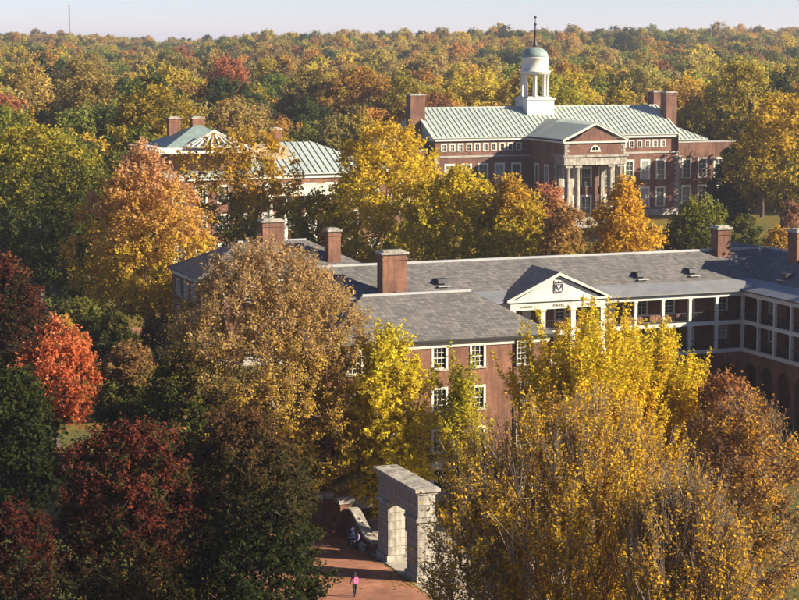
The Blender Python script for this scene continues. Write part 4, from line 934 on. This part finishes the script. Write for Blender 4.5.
# --- middle distance
T('sparse_tree', 'open branched yellow tree with dark limbs before the skylight hall', 248, 292, 128, 62, 6, seed=31, kind='vase', n_attr=200, n_leaf=9500, leaf=.46, pal=lerp_pal(OLV, YGR, GOLD, (.50, .30, .03), amp=.5), twig=(4, 1.5), jit=.45, lump=.3, thin=1.0)
T('yellow_green_tree', 'yellow green tree beside the porch columns', 318, 286, 192, 34, 4, seed=32, kind='dome', n_attr=130, n_leaf=9000, leaf=.42, pal=lerp_pal(OLV, YGR, (.42, .34, .03)), twig=(5, 1.2), jit=.4)
T('yellow_tree', 'largest golden yellow tree in front of the columned hall', 388, 285, 122, 74, 5, seed=33, kind='dome', n_attr=380, n_leaf=26000, leaf=.44, pal=lerp_pal((.44, .36, .03), (.56, .44, .03), (.64, .46, .03), (.64, .42, .035), amp=.4), twig=(5, 1.6), jit=.4, lump=.25)
T('yellow_tree', 'golden yellow tree just right of the largest one, below the green roof', 455, 275, 166, 48, 4, seed=34, kind='dome', n_attr=220, n_leaf=15000, leaf=.42, pal=lerp_pal((.44, .36, .03), (.54, .43, .03), (.62, .46, .03)), twig=(5, 1.4), jit=.4)
T('lime_tree', 'yellow green tree before the portico columns', 512, 270, 176, 40, 4, seed=35, kind='dome', n_attr=200, n_leaf=14000, leaf=.42, pal=lerp_pal(YGR, (.44, .36, .03), (.52, .38, .03), (.56, .32, .04)), twig=(5, 1.4), jit=.38)
T('coral_tree', 'small coral tipped tree at the portico foot', 548, 300, 184, 26, 4, seed=36, kind='round', n_attr=110, n_leaf=8000, leaf=.40, pal=lerp_pal((.42, .30, .04), (.50, .28, .06), (.52, .22, .11)), twig=(5, 1.1), jit=.35)
T('bronze_tree', 'bronze brown round tree behind the slate ridge', 562, 262, 205, 28, 3, seed=37, kind='round', n_attr=130, n_leaf=9000, leaf=.36, pal=lerp_pal((.28, .20, .03), (.38, .24, .05), (.40, .22, .08)), twig=(5, 1.1), jit=.3)
T('amber_tree', 'vivid amber orange tree in front of the white columns', 622, 268, 172, 42, 4, seed=38, kind='egg', n_attr=220, n_leaf=12000, leaf=.42, pal=lerp_pal((.50, .29, .03), (.64, .37, .035), (.66, .38, .045), amp=.5), twig=(5, 1.6), jit=.32, lump=.5)
T('round_green_tree', 'rounded green tree beside the roof chimney', 697, 272, 194, 42, 2, seed=39, kind='dome', n_attr=200, n_leaf=16000, leaf=.36, pal=lerp_pal((.05, .07, .018), (.10, .12, .025), (.20, .20, .03), amp=.5), twig=(5, 1.1), jit=.34, lump=.12)
T('golden_oak', 'large golden oak with dark trunk beside the columned hall', 782, 372, 94, 66, 7, seed=40, kind='dome', n_attr=340, n_leaf=20000, leaf=.60, pal=lerp_pal((.14, .13, .025), (.34, .26, .03), (.52, .35, .035), (.56, .36, .045), amp=.4), twig=(5, 1.8), jit=.5)
T('dark_evergreen', 'dark evergreen tree against the end of the columned hall', 727, 376, 148, 24, 1, seed=41, kind='egg', n_attr=150, n_leaf=11000, leaf=.5, pal=lerp_pal(DGR, DGR, (.06, .06, .018)), twig=(5, 1.2), jit=.4)
T('shade_tree', 'tall green and gold tree rising behind the gallery wing', 858, 206, 178, 62, 6, seed=56, kind='dome', n_attr=220, n_leaf=14000, leaf=.36, pal=lerp_pal(GRN, OLV, (.34, .26, .03)), twig=(5, 1.4), jit=.4)
T('olive_shrub', 'olive shrub on the lawn beside the lamp post', 744, 330, 214, 16, .4, cat='shrub', seed=60, kind='round', n_attr=60, n_leaf=4500, leaf=.36, pal=lerp_pal(DGR, GRN, OLV), twig=(5, .9), jit=.3)
T('amber_shrub', 'amber shrub at the edge of the lawn path', 776, 310, 226, 15, .4, cat='shrub', seed=61, kind='round', n_attr=60, n_leaf=4500, leaf=.34, pal=lerp_pal(OLV, (.36, .22, .04), (.50, .30, .04)), twig=(5, .9), jit=.3)
T('pink_shrub', 'pinkish brown shrub by the lawn path', 792, 345, 200, 15, .5, cat='shrub', seed=42, kind='round', n_attr=60, n_leaf=3500, leaf=.4, pal=lerp_pal((.22, .12, .06), (.36, .18, .10)), twig=(5, .9), jit=.3)
T('oak_tree', 'dark trunked oak shading the lawn beyond the gold one', 760, 420, 118, 40, 7, seed=43, kind='dome', n_attr=180, n_leaf=9000, leaf=.65, pal=lerp_pal(GRN, OLV, (.30, .22, .03)), twig=(5, 1.6), jit=.5)

# ------------------------------------------------------------------ the wood to the horizon
CLS = [('golden', 'golden yellow tree of the autumn wood beyond the campus halls', (.52, .39, .05)), ('orange', 'orange tree of the autumn wood beyond the campus halls', (.52, .29, .06)),
       ('green', 'dark green tree of the autumn wood beyond the campus halls', (.065, .09, .025)), ('olive', 'olive green tree of the autumn wood beyond the campus halls', (.23, .25, .045)),
       ('brown', 'brown leaved tree of the autumn wood beyond the campus halls', (.31, .215, .08)), ('tawny', 'tawny yellow brown tree of the autumn wood beyond the campus halls', (.43, .32, .09)),
       ('russet', 'russet red tree of the autumn wood beyond the campus halls', (.38, .16, .07))]
WGT = np.array([.25, .13, .17, .20, .06, .17, .02])
def forest():
    rg = np.random.default_rng(77); proto = []
    for k in range(8):
        H = 18 + (k % 4) * 1.2; kind = ('dome', 'round', 'egg', 'dome')[k % 4]
        pal = lambda h, c, r, a: (np.stack([.72 + .5 * c, .74 + .46 * c, .8 + .3 * c], 1))
        w, c = gen_tree(seed=200 + k, H=H, Rad=6.9 - .4 * (k % 3), base=3.0, kind=kind, n_attr=110, n_leaf=9000, leaf=.62, pal=pal, twig=(4, 1.7), jit=.6, lump=.3, twig_r=0)
        w.materials.append(BARK); c.materials.append(LEAFT); proto.append((w, c, H))
    fine = []
    for k in range(6):
        H = 18 + (k % 4) * 1.2; w, c = gen_tree(seed=300 + k, H=H, Rad=6.8 - .4 * (k % 3), base=2.5, kind=('dome', 'egg', 'round')[k % 3], n_attr=170, n_leaf=17000, leaf=.42, pal=pal, twig=(5, 1.5), jit=.42, lump=.3, twig_r=0)
        w.materials.append(BARK); c.materials.append(LEAFT); fine.append((w, c, H))
    coll = bpy.data.collections.new('wood_prototypes')
    for k, (w, c, H) in enumerate(proto):
        bm = bmesh.new(); bm.from_mesh(c); me = bpy.data.meshes.new('wood_tree'); bm.from_mesh(w); bm.to_mesh(me); bm.free()
        me.materials.append(LEAFT); me.materials.append(BARK)
        mi = np.zeros(len(me.polygons), np.int32); mi[len(c.polygons):] = 1; me.polygons.foreach_set('material_index', mi)
        o = bpy.data.objects.new('wood_tree_%d' % k, me); coll.objects.link(o)
    pts = []; cell = {}
    def ok(x, y, s):
        cx, cy_ = int(x // 14), int(y // 14)
        for i in (-1, 0, 1):
            for j in (-1, 0, 1):
                for (a, b) in cell.get((cx + i, cy_ + j), ()):
                    if (a - x) ** 2 + (b - y) ** 2 < s * s: return False
        cell.setdefault((cx, cy_), []).append((x, y)); return True
    def blocked(x, y):
        u = x * CU + y * SU; v = -x * SU + y * CU
        if 120 < u < 245 and 350 < v < 410: return True
        if 72 < u < 126 and 300 < v < 340: return True
        return False
    for _ in range(60000):
        th = rg.uniform(-.285, .285); d = math.sqrt(rg.uniform(290 ** 2, 1960 ** 2)); x = d * math.sin(th); y = d * math.cos(th)
        px = 399.5 + 2000 * math.tan(th)
        ymin = np.interp(px, [-200, 120, 180, 350, 352, 745, 760, 1100], [300, 300, 372, 380, 445, 455, 450, 400])
        if y < ymin or blocked(x, y): continue
        s = 9.2 if d < 700 else (9.0 if d < 1100 else 10.6)
        if ok(x, y, s): pts.append((x, y, d, px))
    pts.sort(key=lambda p: p[2])
    # species mix drifts across the wood
    recs = []
    for x, y, d, px in pts:
        w = WGT.copy(); nz = math.sin(x * .021 + 1.1) + math.sin(y * .017 + x * .008) + .8 * math.sin(x * .05 + y * .043)
        w[[0, 1, 5]] *= math.exp(.5 * nz); w[[2, 3]] *= math.exp(-.6 * nz)
        if px < 330 and d < 520: w[2] *= 2.4; w[3] *= 2
        if 350 < px < 720 and d < 760: w[[0, 1]] *= 2.6; w[2] *= .5; w[3] *= .6
        if d > 1150: w[[4, 5]] *= 1.6; w[6] *= .8
        c = rg.choice(7, p=w / w.sum()); t = np.array(CLS[c][2]) * rg.uniform(.8, 1.4) * rg.uniform(.92, 1.08, 3)
        sc = float(np.clip(np.exp(rg.normal(-.02, .17 if d < 1000 else .09)), .65, 1.3)) * (1.12 if d < 700 else 1.0); recs.append((x, y, float(terrain(x, y)) - .2, sc, rg.uniform(.9, 1.15), rg.uniform(0, 6.28), int(rg.integers(0, 8)), c, t, px, d))
    # the 300 trees of the wood that show largest stand singly
    vis = [i for i, r in enumerate(recs) if -25 < r[9] < 825]
    skyl = np.full(900, 700.); chosen = []
    for i in vis:
        x, y, z, sc, sw, rz, k, c, t, px, d = recs[i]; top = 40 + (CAM_H - z - proto[k][2] * sc) * 2017 / y; hw = 5 * sc * 2000 / y
        a, b = int(np.clip(px - hw, 0, 799)), int(np.clip(px + hw, 1, 800))
        if b <= a: continue
        gain = np.clip(skyl[a:b] - top, 0, None).mean()
        if gain > 3 and len(chosen) < 300: chosen.append(i)
        skyl[a:b] = np.minimum(skyl[a:b], top + 4)
    cs = set(chosen)
    for i in chosen:
        x, y, z, sc, sw, rz, k, c, t, px, d = recs[i]
        o = empty(CLS[c][0] + '_tree', (x, y, z), rz); o.scale = (sc * sw, sc * sw, sc); zn = ('beyond the big dark green oak', 'behind the skylight hall', 'behind the green roofed hall with the cupola', 'beyond the large golden oak')[int(np.searchsorted([165, 365, 735], px))]
        tag(o, CLS[c][1].split(' of the')[0] + ' of the autumn wood ' + zn, 'tree', CLS[c][0] + ' trees ' + zn)
        pr = fine[k % 6] if d < 640 else proto[k]; link('trunk', pr[0], o); q = link('crown', pr[1], o); q['tint'] = [float(v) for v in t]
    rest = [r for i, r in enumerate(recs) if i not in cs]
    me = bpy.data.meshes.new('distant_wood'); me.from_pydata([r[:3] for r in rest], [], [])
    def at(nm, ty, arr, prop):
        a = me.attributes.new(nm, ty, 'POINT'); a.data.foreach_set(prop, np.array(arr, np.float32 if ty != 'INT' else np.int32).reshape(-1))
    at('tint', 'FLOAT_VECTOR', [r[8] for r in rest], 'vector'); at('siz', 'FLOAT_VECTOR', [(r[3] * r[4], r[3] * r[4], r[3]) for r in rest], 'vector'); at('turn', 'FLOAT_VECTOR', [(0, 0, r[5]) for r in rest], 'vector'); at('pick', 'INT', [r[6] for r in rest], 'value')
    ob = link('distant_wood', me); tag(ob, 'autumn wood covering the hills up to the horizon', 'wood', kind='stuff')
    ng = bpy.data.node_groups.new('scatter', 'GeometryNodeTree'); ng.interface.new_socket('Geometry', in_out='INPUT', socket_type='NodeSocketGeometry'); ng.interface.new_socket('Geometry', in_out='OUTPUT', socket_type='NodeSocketGeometry')
    gi = ng.nodes.new('NodeGroupInput'); go = ng.nodes.new('NodeGroupOutput'); ip = ng.nodes.new('GeometryNodeInstanceOnPoints'); ci = ng.nodes.new('GeometryNodeCollectionInfo')
    ci.inputs['Collection'].default_value = coll; ci.inputs['Separate Children'].default_value = True; ci.inputs['Reset Children'].default_value = True
    def na(nm, ty):
        n_ = ng.nodes.new('GeometryNodeInputNamedAttribute'); n_.data_type = ty; n_.inputs['Name'].default_value = nm; return n_.outputs['Attribute']
    L = ng.links.new; L(gi.outputs[0], ip.inputs['Points']); L(ci.outputs[0], ip.inputs['Instance']); ip.inputs['Pick Instance'].default_value = True
    L(na('pick', 'INT'), ip.inputs['Instance Index']); L(na('siz', 'FLOAT_VECTOR'), ip.inputs['Scale']); L(na('turn', 'FLOAT_VECTOR'), ip.inputs['Rotation']); L(ip.outputs[0], go.inputs[0])
    md = ob.modifiers.new('scatter', 'NODES'); md.node_group = ng
    print('wood', len(recs), 'single', len(chosen))
forest()

def fallen_leaves():
    rg = np.random.default_rng(9); n = 26000
    u = np.concatenate([rg.uniform(34, 62, n // 2), rg.uniform(34, 100, n // 2)]); v = np.concatenate([rg.uniform(112, 146, n // 2), rg.uniform(100, 172, n // 2)])
    k = np.sin(u * .9 + 1) + np.sin(v * .7 + u * .3) + rg.normal(0, .8, n) - np.where((u > 38) & (u < 49) & (v < 140), 1.2, 0); keep = k > -.2; u, v = u[keep], v[keep]; n = len(u)
    C = np.stack([u * CU - v * SU, u * SU + v * CU, np.full(n, .03)], 1); a = rg.uniform(0, 6.28, n); sz = rg.uniform(.07, .16, n)[:, None]
    t = np.stack([np.cos(a), np.sin(a), rg.normal(0, .15, n)], 1); b = np.stack([-np.sin(a), np.cos(a), rg.normal(0, .15, n)], 1)
    V = np.stack([C - t * sz, C + b * sz * .7, C + t * sz, C - b * sz * .7], 1); pc = np.array([(.5, .33, .04), (.42, .22, .04), (.28, .15, .05), (.55, .40, .05)])[rg.integers(0, 4, n)]
    o = link('fallen_leaves', fast_mesh('fallen_leaves', V, 4, [LEAF], leaf=pc * rg.uniform(.6, 1.1, n)[:, None])); tag(o, 'yellow and brown fallen leaves strewn over paving and lawn', 'leaves', kind='stuff')
fallen_leaves()

# ------------------------------------------------------------------ haze
def haze():
    m = MB(); m.box(-9100, 9100, -3100, 15100, -12, 74); o = m.build('haze', [])
    mt = bpy.data.materials.new('haze'); mt.use_nodes = True; nt = mt.node_tree; nt.nodes.clear()
    out = nt.nodes.new('ShaderNodeOutputMaterial'); v = nt.nodes.new('ShaderNodeVolumePrincipled'); v.inputs['Color'].default_value = (.90, .88, .97, 1); v.inputs['Density'].default_value = .00011; v.inputs['Anisotropy'].default_value = .3
    nt.links.new(v.outputs[0], out.inputs['Volume']); o.data.materials.append(mt); tag(o, 'thin pale autumn haze over the whole valley', 'haze', kind='stuff')
haze()
